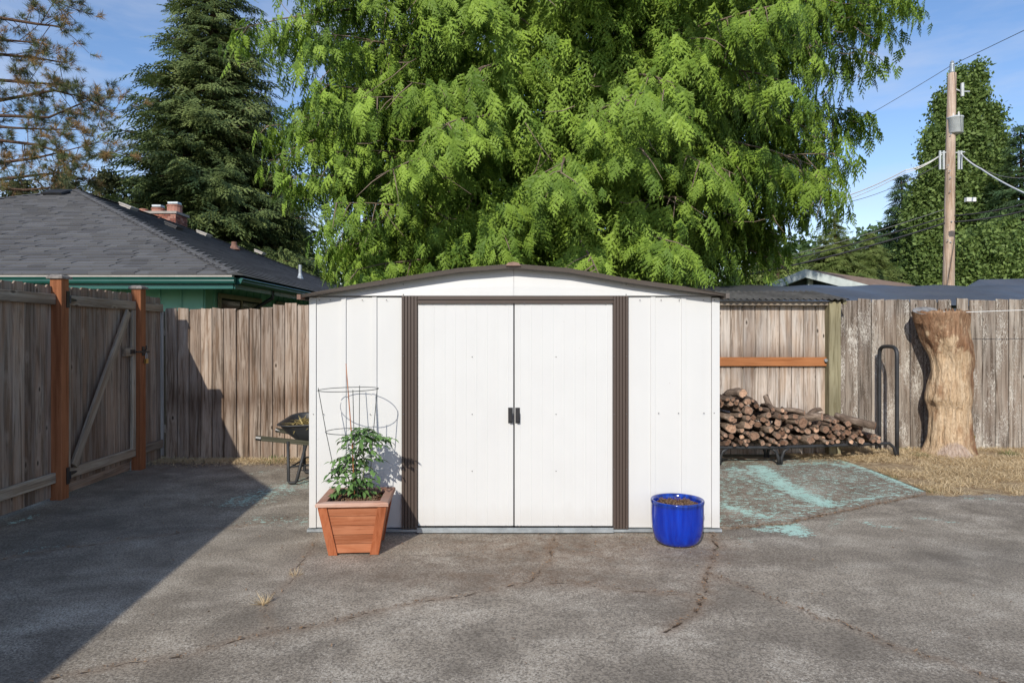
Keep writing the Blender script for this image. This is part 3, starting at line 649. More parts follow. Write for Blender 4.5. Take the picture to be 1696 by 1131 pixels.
# back fence, left run
bf = thing('back_fence', 'brown grey weathered board fence behind the wheelbarrow, left of the shed', 'fence', (-1.5, 8.1, 0))
x = -4.24; k = 0
Y0 = 8.10
while x < 1.6:
    wv = U(0.136, 0.15); zt = 1.80+U(-.012, .012)+(0.03 if x > -2.9 else -0.02); tl = U(-.006, .006)
    if k == 0: x += 0.13
    board('board', (x+wv/2, Y0+U(-.004, .004), 0.0), (x+wv/2+tl, Y0, zt), wv-U(0.007, 0.011), 0.018, M_back, bf, jag=k % 5+1)
    if k: board('board', (x, Y0+0.020, 0.0), (x, Y0+0.020, zt-.03), 0.045, 0.012, M_back, bf)  # narrow slat added behind each gap to make the joint line dark
    x += wv; k += 1
for z in (0.35, 1.5): board('rail', (-4.3, Y0+0.050, z), (1.6, Y0+0.050, z), 0.09, 0.038, M_rail, bf)
for xx in (-4.2, -1.9, 0.5): board('post', (xx, Y0+0.10, -.02), (xx, Y0+0.10, 1.75), 0.09, 0.09, M_rail, bf)
board('corner_batten', (-4.12, 8.05, 0.05), (-4.13, 8.05, 1.78), 0.03, 0.03, M_cap, bf)
# middle run beneath corrugated roof
mf = thing('back_fence', 'pale clean board fence section with an orange rail behind the firewood', 'fence', (2.7, 8.3, 0))
x = 1.62; Y0 = 8.30; k = 0
while x < 3.76:
    wv = 0.148; zt = 1.825+U(-.006, .006)
    board('board', (x+wv/2, Y0+U(-.004, .004), 0.02), (x+wv/2, Y0, zt), wv-U(0.006, 0.010), 0.018, M_mid, mf, jag=k % 5+1); board('board', (x, Y0+0.020, 0.02), (x, Y0+0.020, zt-.03), 0.045, 0.012, M_mid, mf); x += wv; k += 1  # second board of each pair is a backing added to darken the gap
board('rail', (1.5, Y0-0.032, 1.143), (3.83, Y0-0.032, 1.143), 0.108, 0.036, M_orail, mf)
for z in (0.4,): board('back_rail', (1.5, Y0+0.050, z), (3.83, Y0+0.050, z), 0.09, 0.038, M_rail, mf)
board('post', (3.87, 8.24, -.02), (3.87, 8.24, 1.86), 0.14, 0.13, M_green, mf)
mb = MB(); mb.tube([(3.785, 8.27, 1.16), (3.785, 8.22, 1.16)], 0.02, 8); mb.box((3.78, 8.25, 1.12), (3.80, 8.262, 1.175)); mb.obj('rail_bracket', M_galv, mf)
# corrugated lean-to roof
cr = thing('lean_to_roof', 'small dark corrugated roof on a timber above the pale fence section', 'roof', (2.8, 8.5, 1.8))
mb = MB(); n = 150; xs = np.linspace(1.3, 4.02, n); 
for i in range(n-1):
    a, b = xs[i], xs[i+1]; za, zb = 0.012*math.sin(a*2*math.pi/0.075), 0.012*math.sin(b*2*math.pi/0.075)
    mb.add([(a, 8.12, 1.888+za), (b, 8.12, 1.888+zb), (b, 9.1, 2.045+zb), (a, 9.1, 2.045+za)], [(0, 1, 2, 3)])
    mb.add([(a, 8.12, 1.885+za), (b, 8.12, 1.885+zb), (b, 9.1, 2.042+zb), (a, 9.1, 2.042+za)], [(0, 3, 2, 1)])
mb.obj('corrugated_sheet', plain('weathered_roof_sheet', (0.10, 0.095, 0.09), 0.7, var=0.4, sc=5), cr, smooth=True)
board('header_board', (1.3, 8.22, 1.845), (3.95, 8.22, 1.845), 0.05, 0.04, M_rail, cr)
board('rafter', (3.98, 8.16, 1.855), (3.98, 9.05, 2.0), 0.035, 0.05, M_green, cr, ydir=(0, 0, 1))
# right run
rf = thing('back_fence', 'grey board fence with flaking white paint behind the stump at right', 'fence', (6.5, 8.46, 0))
x = 3.97; Y0 = 8.46; k = 0
while x < 9.5:
    wv = U(0.146, 0.172); zt = 1.905+U(-.014, .014)
    if 5.18 < x < 5.42: zt = 1.90-0.0
    if 5.42 <= x < 5.60: x += 0.075
    tl = U(-.008, .008)
    board('board', (x+wv/2, Y0+U(-.006, .006), 0.03), (x+wv/2+tl, Y0+U(-.01, .01), zt), wv-U(0.005, 0.010), 0.018, M_right, rf, jag=k % 5+1)
    if k and not 5.40 < x < 5.72: board('board', (x, Y0+0.022, 0.03), (x, Y0+0.022, zt-.03), 0.045, 0.012, M_right, rf)  # backing slat added so the gap between boards shows dark
    x += wv; k += 1
for z in (0.4, 1.55): board('rail', (3.95, Y0+0.052, z), (9.5, Y0+0.052, z), 0.09, 0.038, M_rail, rf)
for xx in (6.4, 8.8): board('post', (xx, Y0+0.10, -.02), (xx, Y0+0.10, 1.8), 0.09, 0.09, M_rail, rf)

# ================================================================ TARP COVERED SHEDS
t = MT('black_tarpaulin', 0.42, 0.45); n = t.noise(t.map((0.6, 1, 1)), 1.7, 5)
t.col(t.ramp(n, [(0.3, (0.055, 0.058, 0.065)), (0.7, (0.09, 0.092, 0.10))])); t.bump(t.noise(t.map((1, 0.5, 1)), 2.2, 5), 0.6, 0.06); M_tarp = t.m
def tarp(name, label, ridge, front, back, ends):
    """ridge (xa,xb,y,z); sheet sagging between battens"""
    o = thing(name, label, 'tarpaulin', ((ridge[0]+ridge[1])/2, ridge[2], 0))
    nx, ny = 70, 14; V = []; T_ = []
    for j in range(ny+1):
        f = j/ny
        for i in range(nx+1):
            x = ridge[0]+(ridge[1]-ridge[0])*i/nx
            if f < .5: g = f*2; y = front[0]+(ridge[2]-front[0])*g; z = front[1]+(ridge[3]-front[1])*g
            else: g = f*2-1; y = ridge[2]+(back[0]-ridge[2])*g; z = ridge[3]+(back[1]-ridge[3])*g
            z += -0.035*abs(math.sin(x*1.7))*math.sin(math.pi*min(g, 1))+0.012*math.sin(x*6+y*3)-ends*(x-ridge[0])
            V.append((x, y, z))
    F_ = [(j*(nx+1)+i, j*(nx+1)+i+1, (j+1)*(nx+1)+i+1, (j+1)*(nx+1)+i) for j in range(ny) for i in range(nx)]
    obj('sheet', V, F_, M_tarp, o, True)
    mb = MB()
    for xx in (ridge[0], ridge[1]):
        mb.add([(xx, front[0], front[1]), (xx, ridge[2], ridge[3]-ends*(xx-ridge[0])), (xx, back[0], back[1]), (xx, back[0], 0), (xx, front[0], 0)], [(0, 1, 2, 3, 4)])
    mb.obj('end_flap', M_tarp, o)
    mb = MB(); mb.add([(ridge[0], front[0]+.01, 0), (ridge[1], front[0]+.01, 0), (ridge[1], front[0]+.01, front[1]-.03), (ridge[0], front[0]+.01, front[1]-.03)], [(0, 1, 2, 3)]); mb.obj('front_flap', M_tarp, o)
    return o
tarp('tarp_shelter', 'long dark tarpaulin roof stretched behind the back fence', (2.6, 8.72, 11.4, 2.29), (9.35, 1.86), (13.0, 1.9), 0.0)
def tarp2():
    o = thing('tarp_shelter', 'higher peaked dark tarpaulin with a creased end at the far right', 'tarpaulin', (9.5, 12, 0))
    a, b, c = P(1606, 474, 11.6), P(1622, 463, 12.6), P(1697, 500, 11.0)
    A1, A2 = P(1800, 505, 11.0), P(1800, 456, 12.6)
    V = [a, b, A2, A1, P(1690, 492, 11.2)]
    V2 = []; nx, ny = 30, 8
    for j in range(ny+1):
        for i in range(nx+1):
            u, v = i/nx, j/ny; lo = Vector(P(1640+260*u, 484+18*min(1, u*3.0), 11.3)); hi = Vector(P(1622+300*u, 463-6*u, 12.8))
            p = lo.lerp(hi, v); p.z -= 0.05*math.sin(math.pi*v)*(0.5+0.5*math.sin(u*9)); V2.append(p)
    obj('sheet', V2, [(j*(nx+1)+i, j*(nx+1)+i+1, (j+1)*(nx+1)+i+1, (j+1)*(nx+1)+i) for j in range(ny) for i in range(nx)], M_tarp, o, True)
    p0, p1, p2, p3 = P(1640, 484, 11.3), P(1622, 463, 12.8), P(1600, 475, 12.6), P(1605, 478, 11.6)
    mb = MB(); mb.add([p0, p1, p2, p3, (p0.x, p0.y, 0), (p3.x, p3.y, 0), (p2.x, p2.y, 0)], [(3, 0, 1, 2), (5, 4, 0, 3), (6, 5, 3, 2)]); mb.obj('end_flap', M_tarp, o)
    mb = MB(); lo = P(1900, 502, 11.3); mb.add([p0+Vector((0, 0, -.01)), lo, (lo.x, lo.y, 0), (p0.x, p0.y, 0)], [(0, 1, 2, 3)]); mb.obj('front_flap', M_tarp, o)
tarp2()

# ================================================================ NEIGHBOUR HOUSE (left)
M_sh = MT('asphalt_shingle', 0.9, 0.2); t = M_sh; a = t.attr('tint'); n = t.noise(t.map(), 60, 4, 0.7); r = t.rand()
k = t.math('ADD', t.math('MULTIPLY', a, 0.55), t.math('ADD', t.math('MULTIPLY', r, 0.0), t.math('MULTIPLY', n, 0.5)))
c = t.ramp(k, [(0.2, (0.088, 0.088, 0.093)), (0.8, (0.145, 0.146, 0.152))]); t.col(c); t.bump(n, 0.5, 0.01); M_sh1 = t.m
t = MT('asphalt_shingle_single', 0.9, 0.2); n = t.noise(t.map(), 60, 4, 0.7); k = t.math('ADD', t.math('MULTIPLY', t.rand(), 0.55), t.math('MULTIPLY', n, 0.5))
t.col(t.ramp(k, [(0.2, (0.088, 0.088, 0.093)), (0.8, (0.145, 0.146, 0.152))])); M_sh2 = t.m
M_rdeck = plain('roof_underlay', (0.05, 0.05, 0.055), 0.9)
EZ = 2.50; XC = -4.74; YC = 11.7; Wd = 7.56; XA = XC-Wd; PT = 0.402; RL = 4.6
nh = thing('house', 'teal sided neighbouring house with a dark shingled hip roof', 'house', (XC-4, YC+6, 0))
ap = Vector((XA, YC+Wd, EZ+Wd*PT)); ap2 = Vector((XA, YC+Wd+RL, EZ+Wd*PT))
c0 = Vector((XC, YC, EZ)); c1 = Vector((XC-2*Wd, YC, EZ)); c2 = Vector((XC, YC+2*Wd+RL, EZ)); c3 = Vector((XC-2*Wd, YC+2*Wd+RL, EZ))
mb = MB(); mb.add([c0, c1, c2, c3, ap, ap2], [(0, 4, 1), (0, 2, 5, 4), (1, 4, 5, 3), (2, 3, 5)]); mb.add([c0-Vector((0, 0, .05)), c1-Vector((0, 0, .05)), c2-Vector((0, 0, .05)), c3-Vector((0, 0, .05))], [(0, 2, 3, 1)])
roof = mb.obj('roof', M_rdeck, nh)
# shingles: local frames of two visible slopes
def slope_shingles(origin, udir, vdir, nrmv, width_at, vmax, single_test):
    ex = 0.20; rows = int(vmax/ex); V = []; Fv = []; tn = []; singles = []
    for r_ in range(rows):
        v = r_*ex; ulo, uhi = width_at(v); u = ulo-U(0, 0.3)
        while u < uhi:
            wv = random.choice((0.24, 0.32, 0.40, 0.5)); a = max(u, ulo); b = min(u+wv, uhi)
            if b-a > 0.03:
                th = random.choice((0.018, 0.032))
                singles.append((v, a, b, th, r_)); 
            u += wv
    return singles
def shingle_geo(sg, origin, ud, vd, nd, vmax):
    v, a, b, th, r_ = sg; v1 = min(v+0.27, vmax)
    q = [origin+ud*a+vd*v+nd*(th+0.012), origin+ud*(b-0.004)+vd*v+nd*(th+0.012), origin+ud*(b-0.004)+vd*v1+nd*0.003, origin+ud*a+vd*v1+nd*0.003,
         origin+ud*a+vd*v+nd*0.001, origin+ud*(b-0.004)+vd*v+nd*0.001]
    return q, [(0, 1, 2, 3), (4, 5, 1, 0), (4, 0, 3), (5, 2, 1)]
SLn = math.sqrt(1+PT*PT)
faces = [(c1, Vector((1, 0, 0)), Vector((0, 1, PT)).normalized(), Vector((0, -PT, 1)).normalized(), lambda v: (v/SLn, 2*Wd-v/SLn), Wd*SLn),
         (c0, Vector((0, 1, 0)), Vector((-1, 0, PT)).normalized(), Vector((PT, 0, 1)).normalized(), lambda v: (v/SLn, 2*Wd+RL-v/SLn), Wd*SLn)]
for fi, (og, ud, vd, nd, wa, vm) in enumerate(faces):
    sg = slope_shingles(og, ud, vd, nd, wa, vm, None); mb = MB(); tints = []; cnt = 0; single = []
    for s_ in sg:
        xw = (og+ud*s_[1]+vd*s_[0])
        if fi == 0 and xw.x > -0.76*xw.y and cnt < 300 and s_[4] < 26: single.append(s_); cnt += 1; continue
        q, f = shingle_geo(s_ if fi == 0 else (s_[0], s_[1], s_[2], 0.011, s_[4]), og, ud, vd, nd, vm); mb.add(q, f); tints += [random.random()]*6
    for s_ in single:
        q, f = shingle_geo(s_, og, ud, vd, nd, vm)
        if fi == 1: pass
        og_ = q[0].copy(); obj('shingle', q, f, M_sh2, roof, org=og_)
    me = mesh('shingles', [v-WL[roof.name] for v in mb.v], mb.f, M_sh1); at = me.attributes.new('tint', 'FLOAT', 'POINT'); at.data.foreach_set('value', tints)
    o = link('shingles', me, WL[roof.name], roof); o['kind'] = 'stuff'
# hip caps
for a_, b_, sgn in ((c0, ap, 1), (c1, ap, -1), (ap, ap2, 0), (c2, ap2, 2)):
    mb = MB(); L = (b_-a_).length; d = (b_-a_)/L; n = int(L/0.14); side = d.cross(Vector((0, 0, 1))).normalized()
    tn = []
    for i in range(n):
        p = a_+d*(i*0.14); q = a_+d*(i*0.14+0.2); h1 = 0.05; h2 = 0.036; dr = 0.035
        mb.add([p+side*0.13+Vector((0, 0, h1-dr)), p+Vector((0, 0, h1)), p-side*0.13+Vector((0, 0, h1-dr)), q+side*0.13+Vector((0, 0, h2-dr)), q+Vector((0, 0, h2)), q-side*0.13+Vector((0, 0, h2-dr)),
                p+side*0.13+Vector((0, 0, h1-dr-.02)), p-side*.13+Vector((0, 0, h1-dr-.02))], [(0, 1, 4, 3), (1, 2, 5, 4), (6, 7, 2, 1, 0)]); tn += [random.random()]*8
    me = mesh('hip_cap', [v-WL[roof.name] for v in mb.v], mb.f, M_sh1); at = me.attributes.new('tint', 'FLOAT', 'POINT'); at.data.foreach_set('value', tn)
    link('hip_cap', me, WL[roof.name], roof)['kind'] = 'stuff'
# gutters, fascia, flashing
def gutter(a, b, out, name='gutter'):
    out = Vector(out); mb = MB(); pr = [(0, 0.0), (0.10, 0.0), (0.115, -0.012), (0.10, -0.03), (0.085, -0.045), (0.088, -0.06), (0.07, -0.09), (0.055, -0.105), (0, -0.105)]
    k = len(pr)
    vs = [Vector(a)+out*x+Vector((0, 0, z)) for x, z in pr]+[Vector(b)+out*x+Vector((0, 0, z)) for x, z in pr]
    mb.add(vs, [(i, i+1, i+1+k, i+k) for i in range(k-1)]+[tuple(range(k)), tuple(range(k, 2*k))]); return mb.obj(name, M_dteal, nh)
gz = EZ-0.05
gutter((XC-15.1, YC+0.02, gz), (XC-0.0, YC+0.02, gz), (0, -1, 0)); gutter((XC-0.02, YC+0.1, gz), (XC-0.02, c2.y, gz), (1, 0, 0))
mb = MB(); mb.box((XC-15.1, YC-0.10, EZ-0.046), (XC-0.02, YC+0.0, EZ-0.018)); mb.obj('drip_edge', M_flash, nh)
mb = MB(); mb.box((XC-15.0, YC+0.025, EZ-0.24), (XC-0.05, YC+0.05, EZ-0.052)); mb.box((XC-0.05, YC+0.05, EZ-0.24), (XC-0.025, c2.y, EZ-0.052)); mb.obj('fascia', M_dteal, nh)
OV = 0.98; wx, wy = XC-OV, YC+OV
mb = MB(); mb.box((XC-15.0, YC+0.055, EZ-0.07), (XC-0.055, c2.y, EZ-0.056)); mb.obj('soffit', M_dteal, nh)
mb = MB(); mb.box((XC-14.2, wy, 0), (wx, wy+0.15, EZ-0.075)); mb.box((wx-0.15, wy+0.151, 0), (wx, c2.y-OV, EZ-0.075)); mb.obj('wall', M_teal, nh)
for i in range(22): xx = wx-0.03-i*0.40; mb = MB(); mb.box((xx-0.022, wy-0.02, 0), (xx+0.022, wy-0.0005, EZ-0.08)); mb.obj('batten', M_teal, nh)
for i in range(30): yy = wy+0.03+i*0.40; mb = MB(); mb.box((wx+0.0005, yy-0.022, 0), (wx+0.02, yy+0.022, EZ-0.08)); mb.obj('batten', M_teal, nh)
M_wfr = plain('window_trim_beige', (0.42, 0.36, 0.31), 0.6)
for (ya, yb) in ((wy+0.55, wy+2.8), (wy+3.8, wy+5.3)):
    mb = MB(); x = wx+0.021
    for (p, q) in (((x, ya, 1.3), (x+0.03, ya+0.09, 2.28)), ((x, yb-0.09, 1.3), (x+0.03, yb, 2.28)), ((x, ya+.0905, 2.19), (x+0.03, yb-.0905, 2.28)), ((x, ya+.0905, 1.3), (x+0.03, yb-.0905, 1.39)), ((x+.002, (ya+yb)/2-.03, 1.391), (x+0.025, (ya+yb)/2+.03, 2.189))): mb.box(p, q)
    wo_ = mb.obj('window', M_wfr, nh)
    mb = MB(); mb.box((x+0.001, ya+.09, 1.39), (x+0.006, yb-.09, 2.19)); mb.obj('pane', M_glass, wo_)
mb = MB(); a = P(430, 480, 13.2); 
mb.tube([(XC-0.03, 13.6, EZ-0.14), (XC-0.03, 13.6, EZ-0.30), (XC-0.35, 13.5, EZ-0.52), (wx+0.1, 13.2, EZ-0.72), (wx+0.06, 13.2, 0.1)], 0.04, 8); mb.obj('downspout', M_black, nh)
# vents and pipes on roof
def on_roof(px, py, face):
    og, ud, vd, nd = faces[face][:4]; d = Vector(((px-848)/F, 1, -(py-555)/F)); o_ = Vector((0, 0, H)); tt = (og-o_).dot(nd)/d.dot(nd); return o_+d*tt, ud, vd, nd
for (px, py, fc, m, wdt) in ((95, 323, 0, M_black, 0.5), (212, 346, 1, M_flash, 0.42), (287, 378, 1, M_black, 0.42), (337, 390, 1, M_flash, 0.42), (430, 420, 1, M_flash, 0.42), (392, 412, 1, M_black, 0.35)):
    p, ud, vd, nd = on_roof(px, py, fc); mb = MB(); a, b = ud*wdt*.5, vd*wdt*.42
    mb.prism([p-a-b, p+a-b, p+a+b, p-a+b], nd*0.07); a, b = a*1.12, b*1.15
    mb.prism([p-a-b+nd*.071, p+a-b+nd*.071, p+a+b+nd*.071, p-a+b+nd*.071], nd*0.04)
    mb.obj('roof_vent', m if m is M_flash else M_black, roof)
for (px, py, hgt, r, m) in ((388, 414, 0.26, 0.09, plain('rusty_pipe', (0.20, 0.11, 0.08), 0.8, var=.3)), (497, 462, 0.42, 0.05, M_galv)):
    p, ud, vd, nd = on_roof(px, py, 1); mb = MB(); mb.lathe(p, [(r*2.2, 0.0), (r*1.4, 0.08), (r*1.02, 0.16)], 12); mb.tube([p, p+Vector((0, 0, hgt))], r, 10); mb.obj('vent_pipe', m, roof)
# chimney
M_brick = [plain('red_brick', (0.30, 0.115, 0.075), 0.85, var=0.3, sc=9), plain('pale_brick', (0.40, 0.20, 0.15), 0.85, var=0.2, sc=9), plain('dark_brick', (0.20, 0.075, 0.055), 0.85, var=0.2, sc=9)]
M_mortar = plain('mortar', (0.34, 0.31, 0.28), 0.95)
CY = 24.6; cxa, cxb = (214-848)*CY/F, (291-848)*CY/F; ctop = H+(555-350)*CY/F
mb = MB(); mb.box((cxa+.012, CY+.012, 3.6), (cxb-.012, CY+0.9-.012, ctop-.02)); chim = mb.obj('chimney', M_mortar, roof)
bw, bh = 0.2, 0.068
bm_c = {}
for r_ in range(14):
    z = ctop-0.09-(r_+1)*(bh+0.012); off = (r_ % 2)*0.1
    x = cxa-off
    while x < cxb-0.02:
        a, b = max(x, cxa), min(x+bw, cxb)
        if b-a > 0.04: mb = MB(); e = U(0, 0.006); mb.box((a, CY-e, z), (b, CY+0.0115, z+bh)); mb.obj('brick', random.choice(M_brick), chim)
        x += bw+0.012
    y = CY+.013-off
    while y < CY+0.88:
        a, b = max(y, CY+.013), min(y+bw, CY+0.9)
        if b-a > 0.04: mb = MB(); e = U(0, 0.006); mb.box((cxb-.0115, a, z), (cxb+e, b, z+bh)); mb.obj('brick', random.choice(M_brick), chim)
        y += bw+0.012
mb = MB(); mb.box((cxa-0.05, CY-0.05, ctop-.085), (cxb+0.05, CY+0.95, ctop)); mb.obj('cap', M_mortar, chim)
for (px0, px1, pyt) in ((267, 291, 337), (241, 262, 342), (220, 234, 343)):
    xa, xb = (px0-848)*CY/F, (px1-848)*CY/F; zt = H+(555-pyt)*CY/F; mb = MB(); xm, r = (xa+xb)/2, (xb-xa)/2
    mb.lathe((xm, CY+0.45, 0), [(r, ctop+.001), (r*0.96, zt-0.03), (r*1.06, zt-0.03), (r*1.06, zt), (r*0.8, zt), (0.01, zt-.01)], 16); mb.obj('chimney_pot', M_brick[1], chim)
    if px0 > 235: mb = MB(); mb.box((xm-r*0.7, CY+0.3, zt+.05), (xm+r*0.7, CY+0.6, zt+0.12)); mb.box((xm-r*.5, CY+.44, zt), (xm-r*.4, CY+.47, zt+.05)); mb.box((xm+r*.4, CY+.44, zt), (xm+r*.5, CY+.47, zt+.05)); mb.obj('cowl', M_galv, chim)

# ================================================================ GARAGE with white gable (right)
gh = thing('garage', 'low garage with white gable boards and brown roof beyond the tarpaulin', 'garage', (9.8, 21, 0))
YG = 20.0; A = P(1335, 446, YG); hd = Vector((0.67, -0.74, 0)); Lq = A-hd*1.44-Vector((0, 0, .46)); Rq = A+hd*1.77-Vector((0, 0, .565)); M_wb = plain('white_trim', (0.62, 0.68, 0.66), 0.6); M_tan = plain('tan_shingle', (0.25, 0.17, 0.12), 0.9, var=0.3, sc=5, bump=.4)
dv = Vector((6.0, 5.4, 0))
mb = MB(); mb.add([A, Lq, Lq+dv, A+dv], [(0, 1, 2, 3)]); mb.add([A, Rq, Rq+dv, A+dv], [(0, 3, 2, 1)]); mb.add([v-Vector((0, 0, .06)) for v in (A, Rq, Rq+dv, A+dv)], [(0, 1, 2, 3)]); mb.obj('roof', M_tan, gh)
for q in (Lq, Rq):
    d = (q-A); mb = MB(); th = Vector((0, 0, -0.24)); mb.prism([v-Vector((.03, .027, 0)) for v in (A, q, q+th, A+th)], (0.03, 0.027, -0.01)); mb.obj('rake_board', M_wb, gh)
mb = MB(); off = Vector((0.37, 0.34, -0.1)); a, l, r = A+off, Lq+off, Rq+off; mb.add([a, l, r, (l.x, l.y, 0), (r.x, r.y, 0)], [(0, 1, 2), (1, 3, 4, 2)]); mb.obj('wall', plain('dark_gable_siding', (0.10, 0.12, 0.12), 0.8), gh)
mb = MB(); mb.box((A.x+.12, YG+.12, 1.5), (A.x+.26, YG+.22, A.z-0.2)); mb.obj('post', M_wb, gh)
mb = MB(); mb.add([(Rq+off), (Rq+off+dv), ((Rq+off+dv).x, (Rq+off+dv).y, 0), ((Rq+off).x, (Rq+off).y, 0)], [(0, 1, 2, 3)]); mb.obj('wall', M_wb, gh)

# ================================================================ UNSEEN HOUSE OFF FRAME (form shaped to cast the shade on the left)
d_ = Vector((0.078, -1.0, 0)); L_ = 9.0; oh = thing('house', 'unseen pale house with made-up chimney at the near left, shaped to shade the patio', 'house', (-5, 0, 0))
M_ohw = plain('pale_siding', (0.5, 0.5, 0.47), 0.8); M_ohr = plain('dark_roofing', (0.07, 0.07, 0.075), 0.9)
prof = [(-3.37, 2.40), (-4.93, 3.37), (-6.6, 4.40), (-7.4, 4.4), (-9.2, 3.3), (-10.8, 2.3)]  # roof outline worked back from the wanted shadow edge
mb = MB(); th = 0.14
for a, b in zip(prof[:-1], prof[1:]): mb.prism([(a[0], 2.56, a[1]), (b[0], 2.56, b[1]), (b[0], 2.56, b[1]-th), (a[0], 2.56, a[1]-th)], d_*L_)
mb.obj('roof', M_ohr, oh)
mb = MB(); mb.prism([(-3.95, 2.3, 0), (-3.95, 2.3, 2.6), (-4.95, 2.3, 3.22), (-6.6, 2.3, 4.2), (-7.4, 2.3, 4.2), (-9.2, 2.3, 3.1), (-10.3, 2.3, 2.4), (-10.3, 2.3, 0)], d_*(L_-0.5)); mb.obj('wall', M_ohw, oh)
mb = MB(); mb.prism([(-4.75, 2.56, 0), (-4.93, 2.56, 3.3), (-5.53, 2.56, 5.12), (-5.55, 2.56, 6.6), (-6.5, 2.56, 6.6), (-6.5, 2.56, 0)], (-0.14, -0.5, 0)); mb.obj('chimney', M_ohw, oh)  # made-up chimney, shoulder shaped for the shadow edge on the back fence

# ================================================================ PLANTER, TOMATO, CAGE
PX, PY = -1.068, 4.715; TH = math.radians(4)
pb = thing('planter_box', 'square tapered cedar planter box with slatted sides left of the shed doors', 'planter', (PX, PY, 0))
def rotp(v): 
    x, y, z = v; c, s = math.cos(TH), math.sin(TH); return Vector((PX+x*c-y*s, PY+x*s+y*c, z))
def wbox(z): return 0.152+(0.212-0.152)*z/0.335     # half width at height
nS = 5
for q in range(4):
    qa = q*math.pi/2; cq, sq = math.cos(qa), math.sin(qa)
    def loc(u, out, z): x, y = u*cq+out*sq, u*sq-out*cq; return rotp((x, y, z))
    for k in range(nS):
        z0 = 0.012+k*0.0645; z1 = z0+0.0615; h0, h1 = wbox(z0), wbox(z1)
        vs = [loc(-h0+.02, h0, z0), loc(h0-.02, h0, z0), loc(h1-.02, h1, z1), loc(-h1+.02, h1, z1), loc(-h0+.02, h0-.016, z0), loc(h0-.02, h0-.016, z0), loc(h1-.02, h1-.016, z1), loc(-h1+.02, h1-.016, z1)]
        o = obj('slat', vs, [(0, 1, 2, 3), (7, 6, 5, 4), (0, 4, 5, 1), (3, 2, 6, 7), (0, 3, 7, 4), (1, 5, 6, 2)], M_box, pb, org=loc(0, h0, z0))
        # lie grain along the slat
    for s in (-1, 1):
        a0, a1 = wbox(0), wbox(0.335); w0 = 0.045
        vs = []
        for (zz, hh) in ((0, a0), (0.336, a1)):
            for (u, out) in ((s*(hh+.012), hh+.014), (s*(hh-w0), hh+.014), (s*(hh-w0), hh+.001), (s*(hh+.012), hh+.001)): vs.append(loc(u, out, zz))
        fs = [(0, 1, 5, 4), (1, 2, 6, 5), (2, 3, 7, 6), (3, 0, 4, 7), (3, 2, 1, 0), (4, 5, 6, 7)]
        if s > 0: fs = [tuple(reversed(f)) for f in fs]
        if s < 0 or q in (0, 2): obj('corner_trim', vs, fs, M_trim, pb, org=loc(0, a0, 0))
    # mitred rim with rounded edge
    R0, R1 = 0.176, 0.237; z0, z1 = 0.337, 0.362
    vs = [loc(-R0, R0, z0), loc(R0, R0, z0), loc(R1, R1, z0), loc(-R1, R1, z0), loc(-R0, R0, z1), loc(R0, R0, z1), loc(R1-.006, R1-.006, z1), loc(-R1+.006, R1-.006, z1), loc(-R1, R1, z1-.007), loc(R1, R1, z1-.007)]
    obj('rim_board', vs, [(0, 1, 2, 3), (5, 4, 7, 6), (7, 8, 9, 6), (8, 3, 2, 9), (0, 4, 5, 1), (0, 3, 8, 7, 4), (1, 5, 6, 9, 2)], M_rim, pb, org=loc(0, R1, z0))
def soil_disc(name, cx, cy, z, r, square, par, amp=0.012):
    n = 26; V = []; 
    for j in range(n+1):
        for i in range(n+1):
            u, v = i/n*2-1, j/n*2-1
            if not square:
                # square to disc
                x_, y_ = u*math.sqrt(1-v*v/2), v*math.sqrt(1-u*u/2)
            else: x_, y_ = u, v
            zz = z+U(-amp, amp)+0.02*(1-max(abs(u), abs(v)))
            V.append(rotp((x_*r, y_*r, zz)) if square else Vector((cx+x_*r, cy+y_*r, zz)))
    return obj(name, V, [(j*(n+1)+i, j*(n+1)+i+1, (j+1)*(n+1)+i+1, (j+1)*(n+1)+i) for j in range(n) for i in range(n)], M_soil, par)
soil_disc('soil', 0, 0, 0.318, 0.19, True, pb, 0.009)
# crumbs on soils
def crumbs(par, cx, cy, z, r, n):
    ps = np.c_[cx+rng.uniform(-r, r, n)*0.72, cy+rng.uniform(-r, r, n)*0.72, np.full(n, z)+rng.uniform(0, .018, n)]
    V, T, A = scatter([(np.array([(0, 0, 0), (1, 0, 0), (.4, .8, .2), (.5, .3, .9)]), np.array([(0, 1, 3), (1, 2, 3), (2, 0, 3), (0, 2, 1)]))], ps, rng.normal(0, 1, (n, 3)), rng.normal(0, 1, (n, 3)), rng.uniform(0.005, 0.014, n))
    bigmesh('bark_crumbs', V, T, M_litter, parent=par, org=WL[par.name], attrs={'tint': A})['kind'] = 'stuff'
crumbs(pb, PX, PY, 0.325, 0.19, 900)
# tomato cage
cg = thing('tomato_cage', 'dark wire tomato cage standing in the cedar planter', 'plant cage', (PX, PY+0.02, 0.33))
cc = Vector((-1.148, 4.80, 0))
